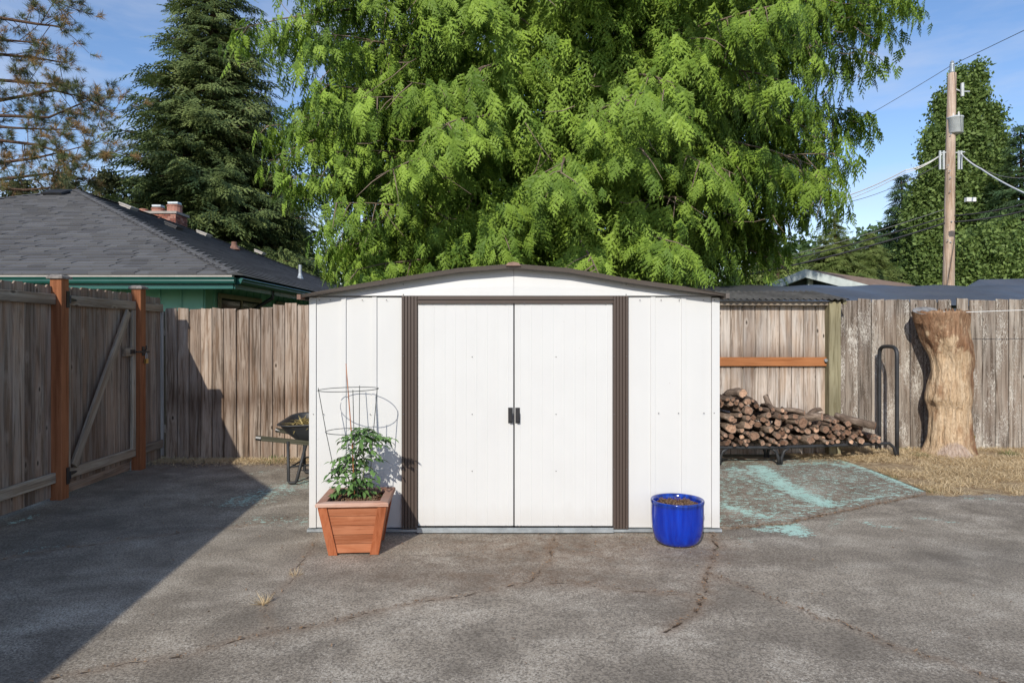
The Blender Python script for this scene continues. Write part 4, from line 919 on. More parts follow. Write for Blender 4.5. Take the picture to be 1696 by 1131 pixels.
# cage top ring, centred from photograph
def ringpts(c, r, z, n=40, tilt=0): return [Vector((c.x+r*math.cos(2*math.pi*k/n), c.y+r*math.sin(2*math.pi*k/n), z+tilt*math.cos(2*math.pi*k/n))) for k in range(n+1)]
rings = [(Vector((-1.150, 4.80, 0)), 0.208, 1.083, 0.004), (Vector((-1.135, 4.79, 0)), 0.168, 0.79, 0.0), (Vector((-1.112, 4.77, 0)), 0.125, 0.50, 0.004)]
for c_, r, z, tl in rings: mb = MB(); mb.tube(ringpts(c_, r, z, tilt=tl), 0.0027, 6, False); mb.obj('ring', M_wire, cg, True)
for ang in (math.pi*1.02, math.pi*1.62, math.pi*0.45, -0.12):
    pts = [Vector((c_.x+r*math.cos(ang), c_.y+r*math.sin(ang), z)) for c_, r, z, tl in rings]; pts = [pts[0]+(pts[0]-pts[1])*0.04]+pts+[Vector((PX-.01+0.085*math.cos(ang), PY+.04+0.085*math.sin(ang), 0.30))]
    mb = MB(); mb.tube(pts, 0.0029, 6); mb.obj('wire_leg', M_wire, cg, True)
mb = MB(); mb.tube([P(573, 602, 4.66), P(576, 640, 4.67), P(583, 730, 4.70), P(588, 838, 4.72)], [0.003, 0.004, 0.0045, 0.005], 6); ck = mb.obj('garden_cane', M_cane, None, True, org=P(588, 838, 4.72))
tag(ck, 'thin reddish bamboo cane standing upright in the planter', 'cane')
# tomato plant
M_tom = MT('tomato_leaf', 0.55, 0.3); t = M_tom
t.col(t.ramp(t.math('ADD', t.math('MULTIPLY', t.rand(), .5), t.math('MULTIPLY', t.noise(t.map(), 30, 3), .5)), [(0.15, (0.05, 0.115, 0.03)), (0.85, (0.16, 0.28, 0.08))])); M_tom = t.m
M_stem = plain('tomato_stem', (0.10, 0.13, 0.05), 0.6, var=.3)
def leaflet(p, d, n, L, W, mb):
    d = d.normalized(); s = d.cross(n).normalized(); n = s.cross(d)
    q = [p]; 
    prof_ = ((0.18, 0.6), (0.42, 1.0), (0.7, 0.72), (0.85, .3))
    for f, ww in prof_:
        c = p+d*L*f-n*L*0.28*f*f
        q += [c+s*W*ww*0.5+n*W*0.14*ww, c, c-s*W*ww*0.5+n*W*0.14*ww]
    q.append(p+d*L-n*L*0.32)
    fs = [(0, 1, 2), (0, 2, 3)]
    for k in range(3): a = 1+3*k; fs += [(a, a+3, a+4, a+1), (a+1, a+4, a+5, a+2)]
    fs += [(10, 13, 11), (11, 13, 12)]; mb.add(q, fs)
lm = []
for v_ in range(5):
    mb = MB(); Lr = 1.0; pts = []
    for k in range(6):
        f = k/5; pts.append(Vector((f*Lr, 0.06*math.sin(f*3+v_), -0.35*f*f)))
    mb.tube(pts, 0.012, 4, False)
    for k, f in enumerate((0.35, 0.62, 0.85)):
        p = pts[int(f*5)]
        for s in (-1, 1): leaflet(p, Vector((0.55, s*0.9, -0.35+U(-.2, .1))), Vector((U(-.2, .2), U(-.2, .2), 1)), U(0.42, 0.58)*(1-.15*k), U(0.20, 0.27), mb)
    leaflet(pts[-1], Vector((1, U(-.2, .2), -0.6)), Vector((0, 0, 1)), 0.55, 0.28, mb); lm.append(mesh('leaf', mb.v, mb.f, M_tom, True))
tp = thing('tomato_plant', 'leafy green tomato plant climbing the wire cage in the cedar planter', 'plant', (PX, PY, 0.33))
Yt = 4.73; stems = [[(591, 836), (592, 800), (589, 765), (597, 735), (611, 706)], [(589, 836), (582, 805), (573, 780), (571, 765)], [(592, 835), (600, 800), (604, 770), (602, 745), (618, 720)], [(590, 800), (584, 765), (585, 735), (597, 708)]]
for st in stems:
    pts = [P(a, b, Yt+U(-.03, .03)) for a, b in st]; mb = MB(); mb.tube(pts, [0.006, 0.005, 0.0045, 0.003, 0.002][:len(pts)], 6); mb.obj('stem', M_stem, tp, True)
    for i in range(1, len(pts)):
        for k in range(7 if i > 1 else 4):
            b = pts[i-1].lerp(pts[i], random.random()); az = U(0, 6.283); d = Vector((math.cos(az), math.sin(az)*0.8, U(-.35, .5)))
            link('leaf', random.choice(lm), b, tp, frame_x(d) if False else Matrix((d.normalized(), Vector((0, 0, 1)).cross(d).normalized(), d.normalized().cross(Vector((0, 0, 1)).cross(d).normalized()))).transposed().to_quaternion()).scale = (U(0.075, 0.125),)*3
for (a, b) in ((612, 712), (622, 718), (600, 712), (592, 720), (626, 724), (570, 762), (565, 800), (562, 812), (584, 812)):
    for _ in range(3):
        az = U(0, 6.283); d = Vector((math.cos(az), math.sin(az)*.7, U(-.3, .5))); y_ = Vector((0, 0, 1)).cross(d).normalized(); d.normalize()
        link('leaf', random.choice(lm), P(a, b, Yt+U(-.07, .05)), tp, Matrix((d, y_, d.cross(y_))).transposed().to_quaternion()).scale = (U(0.07, 0.11),)*3

# ================================================================ BLUE POT
bp = thing('flower_pot', 'glossy cobalt blue ceramic pot filled with soil in front of the shed', 'pot', (1.172, 4.84, 0))
mb = MB(); prf = [(0.001, 0.0), (0.125, 0.0), (0.14, 0.006), (0.158, 0.03), (0.171, 0.07), (0.179, 0.12), (0.182, 0.17), (0.183, 0.22), (0.183, 0.268), (0.184, 0.273), (0.186, 0.280), (0.1875, 0.290), (0.186, 0.299), (0.183, 0.304), (0.174, 0.303), (0.166, 0.297), (0.162, 0.285), (0.160, 0.25), (0.15, 0.20)]
mb.lathe((1.172, 4.84, 0), prf, 72); mb.obj('pot_body', M_blue, bp, True)
soil_disc('soil', 1.172, 4.84, 0.262, 0.160, False, bp, 0.007); crumbs(bp, 1.172, 4.84, 0.268, 0.155, 700)

# ================================================================ WHEELBARROW
wb = thing('wheelbarrow', 'black wheelbarrow with green handles half hidden behind the shed', 'wheelbarrow', (-1.9, 7.0, 0))
YW = 6.98
def rrect(cx, hx, hy, z, n=6, r=0.12):
    out = []
    for (sx_, sy_, a0) in ((1, 1, 0), (-1, 1, 90), (-1, -1, 180), (1, -1, 270)):
        for k in range(n+1):
            a = math.radians(a0+90*k/n); out.append(Vector((cx+sx_*(hx-r)+r*math.cos(a), YW+sy_*(hy-r)+r*math.sin(a), z)))
    return out
levels = [(-1.86, 0.25, 0.17, 0.365, .08), (-1.84, 0.29, 0.20, 0.385, .1), (-1.86, 0.40, 0.275, 0.50, .13), (-1.865, 0.455, 0.31, 0.575, .15), (-1.865, 0.475, 0.325, 0.583, .16), (-1.865, 0.475, 0.325, 0.572, .16)]
V = []; n = 28
for li, (cx, hx, hy, z, r) in enumerate(levels):
    for p in rrect(cx, hx, hy, z, 6, r):
        if li >= 3: p.z += 0.10*max(0, (p.y-YW)/0.325)*(0.6)+0.05*max(0, (p.x-cx)/.475)
        V.append(p)
nl = len(levels); inner = []
for li, (cx, hx, hy, z, r) in enumerate(levels[:4]):
    for p in rrect(cx, hx-.008, hy-.008, z+.006, 6, r): 
        if li >= 3: p.z += 0.10*max(0, (p.y-YW)/0.325)*(0.6)+0.05*max(0, (p.x-cx)/.475)-.004
        inner.append(p)
Fs = [(i*n+j, i*n+(j+1) % n, (i+1)*n+(j+1) % n, (i+1)*n+j) for i in range(nl-1) for j in range(n)]+[tuple(range(n))[::-1]]
b0 = nl*n; Fs += [(b0+i*n+j, b0+(i+1)*n+j, b0+(i+1)*n+(j+1) % n, b0+i*n+(j+1) % n) for i in range(3) for j in range(n)]+[tuple(b0+j for j in range(n))]
obj('tray', V+inner, Fs, M_plast, wb, True)
for s in (-1, 1):
    y = YW+s*0.23; board('handle', (-2.50, y+s*0.05, 0.455), (-1.15, y-s*0.12, 0.29), 0.036, 0.045, M_hand, wb, ydir=(0, 0, 1))
    ya = YW+s*0.26
    mb = MB(); mb.tube([(-2.205, ya, 0.42), (-2.20, ya, 0.03), (-2.185, ya, 0.012), (-2.14, ya, 0.012), (-2.12, ya, 0.03), (-2.03, ya, 0.38)], 0.016, 8); mb.obj('leg', M_rack, wb, True)
    mb = MB(); mb.tube([(-2.18, ya, 0.17), (-1.5, YW+s*.1, 0.2)], 0.010, 6); mb.obj('leg_brace', M_rack, wb)
    mb = MB(); mb.tube([(-2.51, y+s*0.05, 0.457), (-2.46, y+s*0.05, 0.449)], 0.024, 8); mb.obj('grip_end', M_black, wb)
mb = MB(); mb.tube([(-2.19, YW-.26, 0.16), (-2.19, YW+.26, 0.16)], 0.010, 6); mb.obj('crossbar', M_rack, wb)
mb = MB(); N_ = 24
ringp = [Vector((-1.12+0.16*math.cos(2*math.pi*k/N_), YW, 0.20+0.16*math.sin(2*math.pi*k/N_))) for k in range(N_+1)]; mb.tube(ringp, 0.04, 10, False); wh = mb.obj('wheel', M_black, wb, True)
mb = MB(); mb.tube([(-1.12, YW-.06, .2), (-1.12, YW+.06, .2)], 0.13, 16); mb.obj('rim', M_galv, wh)
n = 1600; xx = rng.uniform(-2.2, -1.5, n); yy = YW+rng.uniform(-.23, .26, n); hh = 0.55+0.10*np.exp(-((xx+1.85)/.25)**2-((yy-YW-.05)/.2)**2)+rng.uniform(-.02, .02, n)
th = rng.random(n)*6.28
V, T, A = scatter(blade_temps(5, .05, 1.0), np.c_[xx, yy, hh], np.c_[np.cos(th), np.sin(th), rng.normal(0, .35, n)], np.c_[rng.normal(0, .5, (n, 2)), np.ones(n)], rng.uniform(.04, .13, n))
M_clip = leafmat('garden_clippings', (0.14, 0.09, 0.03), (0.50, 0.40, 0.16), (0.15, 0.2, 0.05), .2)
cl = bigmesh('garden_clippings', V, T, M_clip, attrs={'tint': A}, org=(-1.86, YW, .5)); tag(cl, 'heap of dry straw clippings piled in the wheelbarrow tray', 'clippings', kind='stuff')
tri = []
mb = MB(); mb.lathe((-1.86, YW, 0), [(0.24, 0.50), (0.2, 0.56), (0.1, 0.61), (0.01, 0.625)], 12); mb.obj('clipping_core', M_litter, cl, True, )

# ================================================================ FIREWOOD RACK
def ry(x): return 7.60+max(0, (x-2.9))*0.20
rk = thing('firewood_rack', 'low black metal firewood rack with a tall hoop at its right end', 'rack', (3.3, 7.9, 0))
RT = 0.215; DP = 0.40
for k, off in ((0, 0.0), (1, DP)):
    mb = MB(); xs = [1.2, 2.0, 2.9, 2.95, 3.05, 3.15, 3.6, 4.1, 4.25, 4.36, 4.42, 4.44, 4.45]
    zs = [RT]*2+[RT]+[RT-.0]*6+[RT+.0, RT-.05, RT-.12, 0.03+.05]
    mb.tube([(x, ry(x)+off, z) for x, z in zip(xs, zs)], 0.018, 10); mb.obj('long_rail', M_rack, rk, True)
    for x in (1.3, 2.30, 2.99):
        mb = MB(); mb.tube([(x-.10, ry(x)+off, RT-.01), (x-.045, ry(x)+off, RT-.045), (x-.018, ry(x)+off, RT-.12), (x-.016, ry(x)+off, 0.03)], 0.017, 8); mb.tube([(x+.10, ry(x)+off, RT-.01), (x+.045, ry(x)+off, RT-.045), (x+.018, ry(x)+off, RT-.12), (x+.016, ry(x)+off, 0.03)], 0.017, 8)
        mb.obj('leg', M_rack, rk, True)
for x in (1.6, 2.3, 2.99, 3.7, 4.2): mb = MB(); mb.tube([(x, ry(x)+.0, RT-.012), (x, ry(x)+DP, RT-.012)], 0.014, 6); mb.obj('cross_bar', M_rack, rk)
hx = 4.475; y0 = ry(hx)+.02; y1 = y0+DP-.02; pts = [(hx, y0, 0.03)]+[(hx, y0, 0.4), (hx, y0, 0.8), (hx, y0, 1.17)]
rr = (y1-y0)/2
for k in range(1, 12):
    a = math.pi*k/12; ra = 0.11
    yy_ = (y0+y1)/2-rr*math.copysign(abs(math.cos(a))**0.6, math.cos(a)); zz_ = 1.20+0.13*abs(math.sin(a))**0.6; pts.append((hx, yy_, zz_))
pts += [(hx, y1, 1.17), (hx, y1, .8), (hx, y1, .4), (hx, y1, 0.03)]
mb = MB(); mb.tube(pts, 0.0225, 10); mb.obj('hoop', M_rack, rk, True)
# logs
t = MT('log_bark', 0.95, 0.1); n = t.noise(t.map((0.35, 1, 1), rnd=True), 30, 6, 0.7)
c = t.ramp(n, [(0.3, (0.06, 0.045, 0.036)), (0.55, (0.18, 0.14, 0.11)), (0.75, (0.33, 0.28, 0.23))])
t.col(t.mix(1.0, c, t.ramp(t.rand(), [(0, (0.62, 0.56, 0.54)), (1, (1.35, 1.3, 1.25))]), 'MULTIPLY')); t.bump(n, 1.0, 0.015); M_bark = t.m
t = MT('log_end_grain', 0.95, 0.1); n = t.noise(t.map((0.2, 1, 1), rnd=True), 38, 8, 0.8); n0 = t.noise(t.map(rnd=True), 14, 3)
c = t.ramp(n, [(0.3, (0.09, 0.052, 0.036)), (0.55, (0.36, 0.225, 0.155)), (0.8, (0.58, 0.45, 0.34))])
t.col(t.mix(1.0, c, t.ramp(t.rand(), [(0, (0.5, 0.45, 0.42)), (0.8, (1.1, 1.1, 1.1)), (1, (1.9, 1.9, 1.8))]), 'MULTIPLY')); t.bump(n, .8, 0.01); M_end = t.m
def log_mesh(seed, r, L):
    rs = random.Random(seed); n = 11; R = 6; V = []; bend = (rs.uniform(-.03, .03), rs.uniform(-.03, .03)); ang = [rs.uniform(.80, 1.16) for _ in range(n)]
    for i in range(R):
        f = i/(R-1); tap = 1+rs.uniform(-.05, .05)+0.05*f; sag = math.sin(f*math.pi)
        for j in range(n):
            a = 2*math.pi*j/n; q = r*tap*ang[j]*rs.uniform(.90, 1.10); tilt = (0.12*math.cos(a)*r if i == 0 else 0)
            V.append(((f*L)-0+tilt*2*rs.uniform(.7, 1.3), q*math.cos(a)+bend[0]*sag, q*math.sin(a)+bend[1]*sag))
    Fq = [(i*n+j, (i+1)*n+j, (i+1)*n+(j+1) % n, i*n+(j+1) % n) for i in range(R-1) for j in range(n)]; mi = [0]*len(Fq)
    # bark rim then end face, recessed
    for end, idx in ((0, 0), (1, (R-1)*n)):
        b = len(V)
        for j in range(n): v = Vector(V[idx+j]); cx_ = (0 if end == 0 else L); V.append(((v.x), v.y*0.89+0, v.z*0.89))
        b2 = len(V); V.append((0.006 if end == 0 else L-.006, 0, 0))
        for j in range(n):
            j2 = (j+1) % n
            if end == 0: Fq += [(idx+j, idx+j2, b+j2, b+j), (b+j, b+j2, b2)]
            else: Fq += [(idx+j2, idx+j, b+j, b+j2), (b+j2, b+j, b2)]
            mi += [0, 1]
    return mesh('firewood_log', V, Fq, [M_bark, M_end], True, mi)
def topz(x):        # upper outline of the pile
    px = 848+x*F/7.6; pts_ = [(1100, 650), (1192, 655), (1245, 656), (1262, 668), (1300, 674), (1330, 688), (1350, 700), (1372, 692), (1392, 690), (1420, 696), (1440, 712), (1470, 724), (1486, 738)]
    for a, b in zip(pts_[:-1], pts_[1:]):
        if a[0] <= px <= b[0]: return H-((a[1]+(b[1]-a[1])*(px-a[0])/(b[0]-a[0]))-555)*7.62/F-0.02
    return 0
circ = []
def rest(x, r):
    z = RT+0.018+r
    for (cx, cz, cr) in circ:
        dx = abs(cx-x)
        if dx < r+cr: z = max(z, cz+math.sqrt((r+cr)**2-dx*dx))
    return z
fixed = []
bigs = [(1208, .062), (1262, .055), (1295, .052), (1285, .060), (1375, .052), (1235, .05), (1225, .06), (1395, .04), (1340, .05)]
tries = 0
lo_x, hi_x = 2.0, 4.42
pend = sorted([((b[0]-848)*7.6/F, b[1]) for b in bigs])
while tries < 4200 and len(circ) < 297:
    tries += 1
    r = random.choice((0.018, 0.020, 0.022, 0.025, 0.027, 0.030, 0.034, 0.040)) if random.random() > 0.10 else U(0.046, 0.062)
    best = None
    for _ in range(5):
        x = U(lo_x, hi_x); z = rest(x, r)
        if z+r*0.6 < topz(x) and (best is None or z < best[1]): best = (x, z)
    if best: circ.append((best[0], best[1], r))
gname = 'weathered branch logs stacked on the black rack'
lmc = {}
order = sorted(range(len(circ)), key=lambda i: circ[i][0])
vis = [i for i in order if 848+circ[i][0]*F/7.6 > 1185]
thick = [i for i in vis if circ[i][2] > 0.046]
ordn = ['first', 'second', 'third', 'fourth', 'fifth', 'sixth', 'seventh', 'eighth', 'ninth', 'tenth', 'eleventh', 'twelfth', 'thirteenth', 'fourteenth', 'fifteenth', 'sixteenth', 'seventeenth', 'eighteenth', 'nineteenth', 'twentieth']
for i, (x, z, r) in enumerate(circ):
    key = (round(r, 3), i % 3)
    if key not in lmc: lmc[key] = log_mesh(len(lmc), r*0.98, 0.46)
    yaw = U(-.20, .20) if z < 0.45 else U(-.32, .32)
    d = Vector((math.sin(yaw), math.cos(yaw), U(-.03, .03)))
    y_ = Vector((0, 0, 1)).cross(d).normalized(); d.normalize(); q = Matrix((d, y_, d.cross(y_))).transposed().to_quaternion() @ Quaternion((1, 0, 0), U(0, 6.28))
    o = link('firewood_log', lmc[key], (x-math.sin(yaw)*.2, ry(x)-0.04+U(-.05, .05), z), None, q); s = (U(.9, 1.1), 1, 1); o.scale = s
    if i in thick and thick.index(i) < 20: lab = 'thick round firewood log, %s of the thick ones counted from the shed' % ordn[thick.index(i)]
    else:
        px_ = 848+x*F/7.6; lz = (z-RT)/0.07
        th_ = 'medium' if r > 0.036 else ('slim' if r > 0.029 else 'thin twiggy')
        ly = 'in the bottom layer' if lz < 0.9 else ('just above the bottom layer' if lz < 1.9 else ('half way up the stack' if lz < 3.2 else 'near the top of the stack'))
        wh_ = 'behind the shed edge' if px_ < 1192 else ('right beside the shed' if px_ < 1235 else ('left of the forked leg' if px_ < 1285 else ('above the forked leg' if px_ < 1325 else ('between forked leg and green post' if px_ < 1368 else ('below the green post' if px_ < 1395 else ('right of the green post' if px_ < 1440 else 'at the right end by the hoop'))))))
        lab = th_+' log '+ly+', '+wh_
    tag(o, lab, 'log', gname)
for (px, py, L, r, d, lab) in ((1268, 662, 0.34, 0.032, (0.35, -0.35, -0.62), 'short log leaning steeply on top of the firewood stack'),
                               (1305, 690, 0.38, 0.042, (0.75, -0.75, 0.02), 'log with a pale fresh cut end on top of the stack'),
                               (1384, 692, 0.42, 0.040, (0.75, -0.62, -0.18), 'dark smooth log lying crosswise on the right part of the stack'),
                               (1287, 668, 0.30, 0.030, (0.8, -0.6, 0.0), 'barked log lying crosswise above the leaning short log'),
                               (1335, 690, 0.20, 0.026, (0.55, -0.3, 0.45), 'split log sticking up behind the stack middle'),
                               (1205, 665, 0.3, 0.05, (0.25, -0.9, 0.1), 'rough bark log at the stack top beside the shed')):
    o_ = P(px, py, 7.85); dd = Vector(d).normalized(); o_.z = rest(o_.x+dd.x*L*.5, r)-0.025+max(0, -dd.z)*L*.4; y_ = Vector((0, 0, 1)).cross(dd).normalized()
    o = link('firewood_log', log_mesh(px, r, L), o_, None, Matrix((dd, y_, dd.cross(y_))).transposed().to_quaternion()); tag(o, lab, 'log', gname)

# ================================================================ STUMP
OUTL = [(517, 1513, 1600), (525, 1516, 1600), (533, 1519, 1600), (545, 1523, 1601), (560, 1528, 1605), (573, 1535, 1608), (586, 1541, 1609), (600, 1544.5, 1608), (613, 1545, 1606), (626, 1543, 1605), (639, 1539, 1606), (652, 1536, 1607), (661, 1535.5, 1606), (670, 1540, 1605), (682, 1543, 1604), (705, 1541, 1605), (720, 1539, 1607), (732, 1537, 1609), (742, 1533, 1612), (752, 1526, 1616)]
sp = thing('tree_stump', 'tall barkless tan tree stump leaning at the grey fence', 'stump', (5.18, 8.14, 0.06))
t = MT('bare_stump_wood', 0.8, 0.2); g = t.noise(t.map((1, 1, 0.10)), 26, 7, 0.65, 1.2); b_ = t.noise(t.map((1.4, 1.4, 0.8)), 3.2, 6, 0.65)
sz = t.t.nodes.new('ShaderNodeSeparateXYZ'); t.L(t.tc.outputs['Object'], sz.inputs[0]); z_ = sz.outputs[2]; x_ = sz.outputs[0]
c = t.ramp(g, [(0.28, (0.42, 0.27, 0.15)), (0.48, (0.66, 0.48, 0.30)), (0.75, (0.78, 0.62, 0.43))])
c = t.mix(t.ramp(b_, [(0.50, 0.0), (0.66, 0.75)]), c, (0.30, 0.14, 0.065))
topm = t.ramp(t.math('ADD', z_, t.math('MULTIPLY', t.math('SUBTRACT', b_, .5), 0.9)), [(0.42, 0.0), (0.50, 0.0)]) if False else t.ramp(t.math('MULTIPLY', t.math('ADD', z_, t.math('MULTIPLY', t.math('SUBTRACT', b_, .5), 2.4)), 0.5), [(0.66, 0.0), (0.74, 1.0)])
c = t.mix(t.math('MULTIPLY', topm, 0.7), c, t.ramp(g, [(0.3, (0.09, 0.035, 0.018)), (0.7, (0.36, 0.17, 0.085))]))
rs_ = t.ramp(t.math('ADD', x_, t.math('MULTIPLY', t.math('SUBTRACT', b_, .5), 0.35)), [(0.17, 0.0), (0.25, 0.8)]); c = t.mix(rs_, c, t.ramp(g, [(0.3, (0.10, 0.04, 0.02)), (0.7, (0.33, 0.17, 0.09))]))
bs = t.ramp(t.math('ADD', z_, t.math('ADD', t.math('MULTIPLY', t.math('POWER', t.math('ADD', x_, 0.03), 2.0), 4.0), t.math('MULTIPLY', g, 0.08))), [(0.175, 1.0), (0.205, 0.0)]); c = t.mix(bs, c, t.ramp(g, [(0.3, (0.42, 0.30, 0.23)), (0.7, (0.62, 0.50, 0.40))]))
t.col(c); c = t.mix(t.ramp(t.vor(t.map((1, 1, .35)), 14), [(0.05, 0.6), (0.12, 0.0)]), c, (0.16, 0.08, 0.04)); c = t.mix(t.ramp(t.noise(t.map((1, 1, .5)), 45, 6, .8), [(.40, .5), (.5, 0)]), c, (0.26, 0.15, 0.08)); t.col(c); t.bump(t.math('ADD', t.math('MULTIPLY', g, 1.5), t.math('MULTIPLY', b_, 1.5)), 1.0, 0.035); M_stump = t.m
NS = 56; V = []; lv = []
ys = np.linspace(517, 752, 74)
for y in ys:
    l = np.interp(y, [o_[0] for o_ in OUTL], [o_[1] for o_ in OUTL]); r = np.interp(y, [o_[0] for o_ in OUTL], [o_[2] for o_ in OUTL])
    c0_ = P((l+r)/2, y, 8.14); hw = (r-l)/2*8.14/F; lv.append((c0_, hw))
for (c_, hw) in lv:
    for j in range(NS):
        a = 2*math.pi*j/NS; z = c_.z
        gr = 0.010*math.sin(a*9+math.sin(z*5)*1.2)+0.007*math.sin(a*17+z*3)+0.008*math.sin(a*3+z*9)+0.004*math.sin(z*26+a*6)
        kn = 0.035*math.exp(-((a-3.75)/.22)**2-((z-0.70)/0.045)**2)+0.02*math.exp(-((a-4.3)/.2)**2-((z-1.36)/0.04)**2)-0.035*math.exp(-((a-5.6)/.16)**2-((z-1.36)/0.11)**2)
        rad = hw*(1 if True else 1)+gr*0.8+kn; dy = rad*0.82
        V.append(Vector((c_.x+rad*math.cos(a), c_.y+dy*math.sin(a), z+(U(-.012, .02) if z > 1.72 else 0))))
nl = len(lv); Fs = [((i+1)*NS+j, (i+1)*NS+(j+1) % NS, i*NS+(j+1) % NS, i*NS+j) for i in range(nl-1) for j in range(NS)]
V.append(lv[0][0]+Vector((0, 0, -0.03))); Fs += [(j, (j+1) % NS, len(V)-1) for j in range(NS)]
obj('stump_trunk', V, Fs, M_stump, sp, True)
# sawn stub at upper left, tilted toward the patio
c_ = P(1532, 517, 8.10); R_ = 0.138; nn = Vector((-0.12, -0.42, 1)).normalized(); uu = Vector((1, 0, 0.05)).normalized(); vv = nn.cross(uu).normalized(); uu = vv.cross(nn)
mb = MB(); ring = lambda off, rr_: [c_+nn*off+uu*rr_*math.cos(2*math.pi*k/28)*1.0+vv*rr_*math.sin(2*math.pi*k/28)*0.85 for k in range(28)]
A0, A1 = ring(-0.11, R_*0.86), ring(0.02, R_*1.02); mb.add(A0+A1, [(k, (k+1) % 28, 28+(k+1) % 28, 28+k) for k in range(28)]); mb.obj('stub', M_stump, sp, True)
t = MT('grey_end_grain', 0.85, .2); n = t.noise(t.map(), 18, 5); t.col(t.ramp(n, [(0.3, (0.09, 0.09, 0.095)), (0.6, (0.30, 0.29, 0.28)), (.8, (.45, .43, .4))])); t.bump(n, .5, .01)
mb = MB(); A1 = ring(0.021, R_*1.0); mb.add(A1, [tuple(range(28))]); mb.obj('cut_face', t.m, sp)
mb = MB()
for k in range(26):
    a = U(0.2, 2.9)+math.pi; x = U(1553, 1598); p = P(x, 517, 8.02+U(-.03, .12)); hgt = U(.015, .05); mb.prism([p+Vector((-.012, 0, -.03)), p+Vector((.012, 0, -.03)), p+Vector((U(-.006, .006), 0, hgt))], (0, U(.01, .03), 0))
mb.obj('splinters', M_stump, sp)['kind'] = 'stuff'
mb = MB(); mb.tube([P(1552, 516, 7.93), P(1600, 517, 7.93), P(1696, 513.5, 7.9), P(1900, 505, 7.8)], 0.0038, 6); tag(mb.obj('clothesline', M_wwht, None), 'taut white cord tied round the stump top running off to the right', 'cord')
# moss patch on board right of the stump
M_moss = plain('mustard_moss', (0.16, 0.13, 0.02), 0.95, var=.4, sc=30, bump=.8)
mb = MB(); V = []
for k in range(90):
    x = 5.62+rng.normal(0, .03)+0.0; z = 0.35+rng.normal(0, .13); x += (0.35-z)*0.25; r = U(.008, .022); c_ = Vector((x, 8.449, max(z, .1))); mb.add([c_+Vector((r*math.cos(a), 0, r*1.4*math.sin(a))) for a in (0, 1.05, 2.1, 3.14, 4.19, 5.24)]+[c_+Vector((0, -.008, 0))], [(i, (i+1) % 6, 6) for i in range(6)])
o = mb.obj('moss', M_moss, rf); o['kind'] = 'stuff'

# ================================================================ UTILITY POLE AND CABLES
YPo = 22.0; M_pole = wood('utility_pole_wood', (0.28, 0.20, 0.14), (0.62, 0.52, 0.42), (0.42, 0.27, 0.18), knots=False, gs=.35)
up_ = thing('utility_pole', 'tall bare wooden utility pole carrying a grey transformer', 'utility pole', (P(1571, 473, YPo).x, YPo, 0))
mb = MB(); mb.tube([Vector((P(1570, 473, YPo).x, YPo, 0)), P(1571, 473, YPo), P(1574, 250, YPo), P(1577, 122, YPo)], [0.19, 0.17, 0.14, 0.12], 14)
mb.obj('pole', M_pole, up_, True)
M_tg = plain('transformer_grey', (0.50, 0.53, 0.54), 0.45, .4)
mb = MB(); p = P(1582, 222, YPo-.05); mb.lathe(p, [(0.01, -0.02), (0.2, 0), (0.225, 0.02), (0.225, 0.48), (0.24, 0.49), (0.24, 0.53), (0.12, 0.57), (0.01, 0.58)], 20); tr_ = mb.obj('transformer', M_tg, up_, True)
mb = MB(); 
for dx in (-.1, .08): q = p+Vector((dx, -.05, .55)); mb.lathe(q, [(0.03, 0), (0.045, .03), (0.025, .05), (.04, .08), (.02, .1), (.03, .13), (.001, .16)], 10)
mb.obj('bushing', M_wwht, tr_)
mb = MB(); p = P(1577, 122, YPo); mb.lathe(p, [(0.06, 0), (0.075, .04), (.075, .3), (.05, .33), (.06, .36), (.02, .42)], 12); mb.obj('top_insulator', M_galv, up_)
mb = MB(); a = P(1578, 146, YPo); mb.tube([a, P(1592, 152, YPo), P(1606, 152, YPo-.2)], 0.025, 6); mb.tube([P(1594, 160, YPo-.1), P(1594, 138, YPo-.1)], 0.05, 8); mb.obj('fuse_arm', M_tg, up_)
for (px, sgn) in ((1557, -1), (1563, -1), (1588, 1), (1592, 1)):
    mb = MB(); mb.tube([P(px, 250, YPo), P(px, 281, YPo)], 0.035, 6); mb.obj('insulator_rack', M_tg, up_)
mb = MB(); mb.tube([P(1556, 254, YPo), P(1575, 252, YPo)], 0.02, 6); mb.tube([P(1575, 254, YPo), P(1598, 252, YPo)], 0.02, 6); mb.obj('bracket', M_tg, up_)
for k in range(22):
    if k % 3 == 0: mb = MB(); y = U(200, 460); q = P(1571+ (473-y)*.017+U(-5, 4), y, YPo-.17); mb.box(q-Vector((.02, .03, .012)), q+Vector((.02, .0, .012))); mb.obj('step_bolt', M_galv, up_)
def cable(label, pts, m, r, sag=0.0, group='overhead cables'):
    out = []
    for a, b in zip(pts[:-1], pts[1:]):
        for k in range(13):
            f = k/12; p = a.lerp(b, f); p.z -= sag*4*f*(1-f); out.append(p)
    mb = MB(); mb.tube(out, r, 5); return tag(mb.obj('overhead_cable', m, None, org=pts[0]), label, 'cable', group)
T0 = P(1577, 108, YPo)
cable('thin grey power line from the pole top down behind the big cedar', [T0, P(1300, 265, 30)], M_wgrey, 0.010, .1)
cable('thin grey power line rising from the pole top to the upper right', [T0, P(1760, 20, 16)], M_wgrey, 0.010)
T1 = P(1560, 256, YPo)
for k, (dy, m, lab) in enumerate(((0, M_wwht, 'upper white twisted service cable running left from the pole'), (7, M_wwht, 'lower white twisted service cable running left from the pole'))):
    cable(lab, [T1, P(1500, 282+dy*.6, 22.5), P(1380, 332+dy, 25)], m, 0.020 if k == 0 else 0.013, .08)
cable('grey service cable low across the sky left of the pole', [P(1560, 270, YPo), P(1380, 340, 25)], M_wgrey, 0.010, .2)
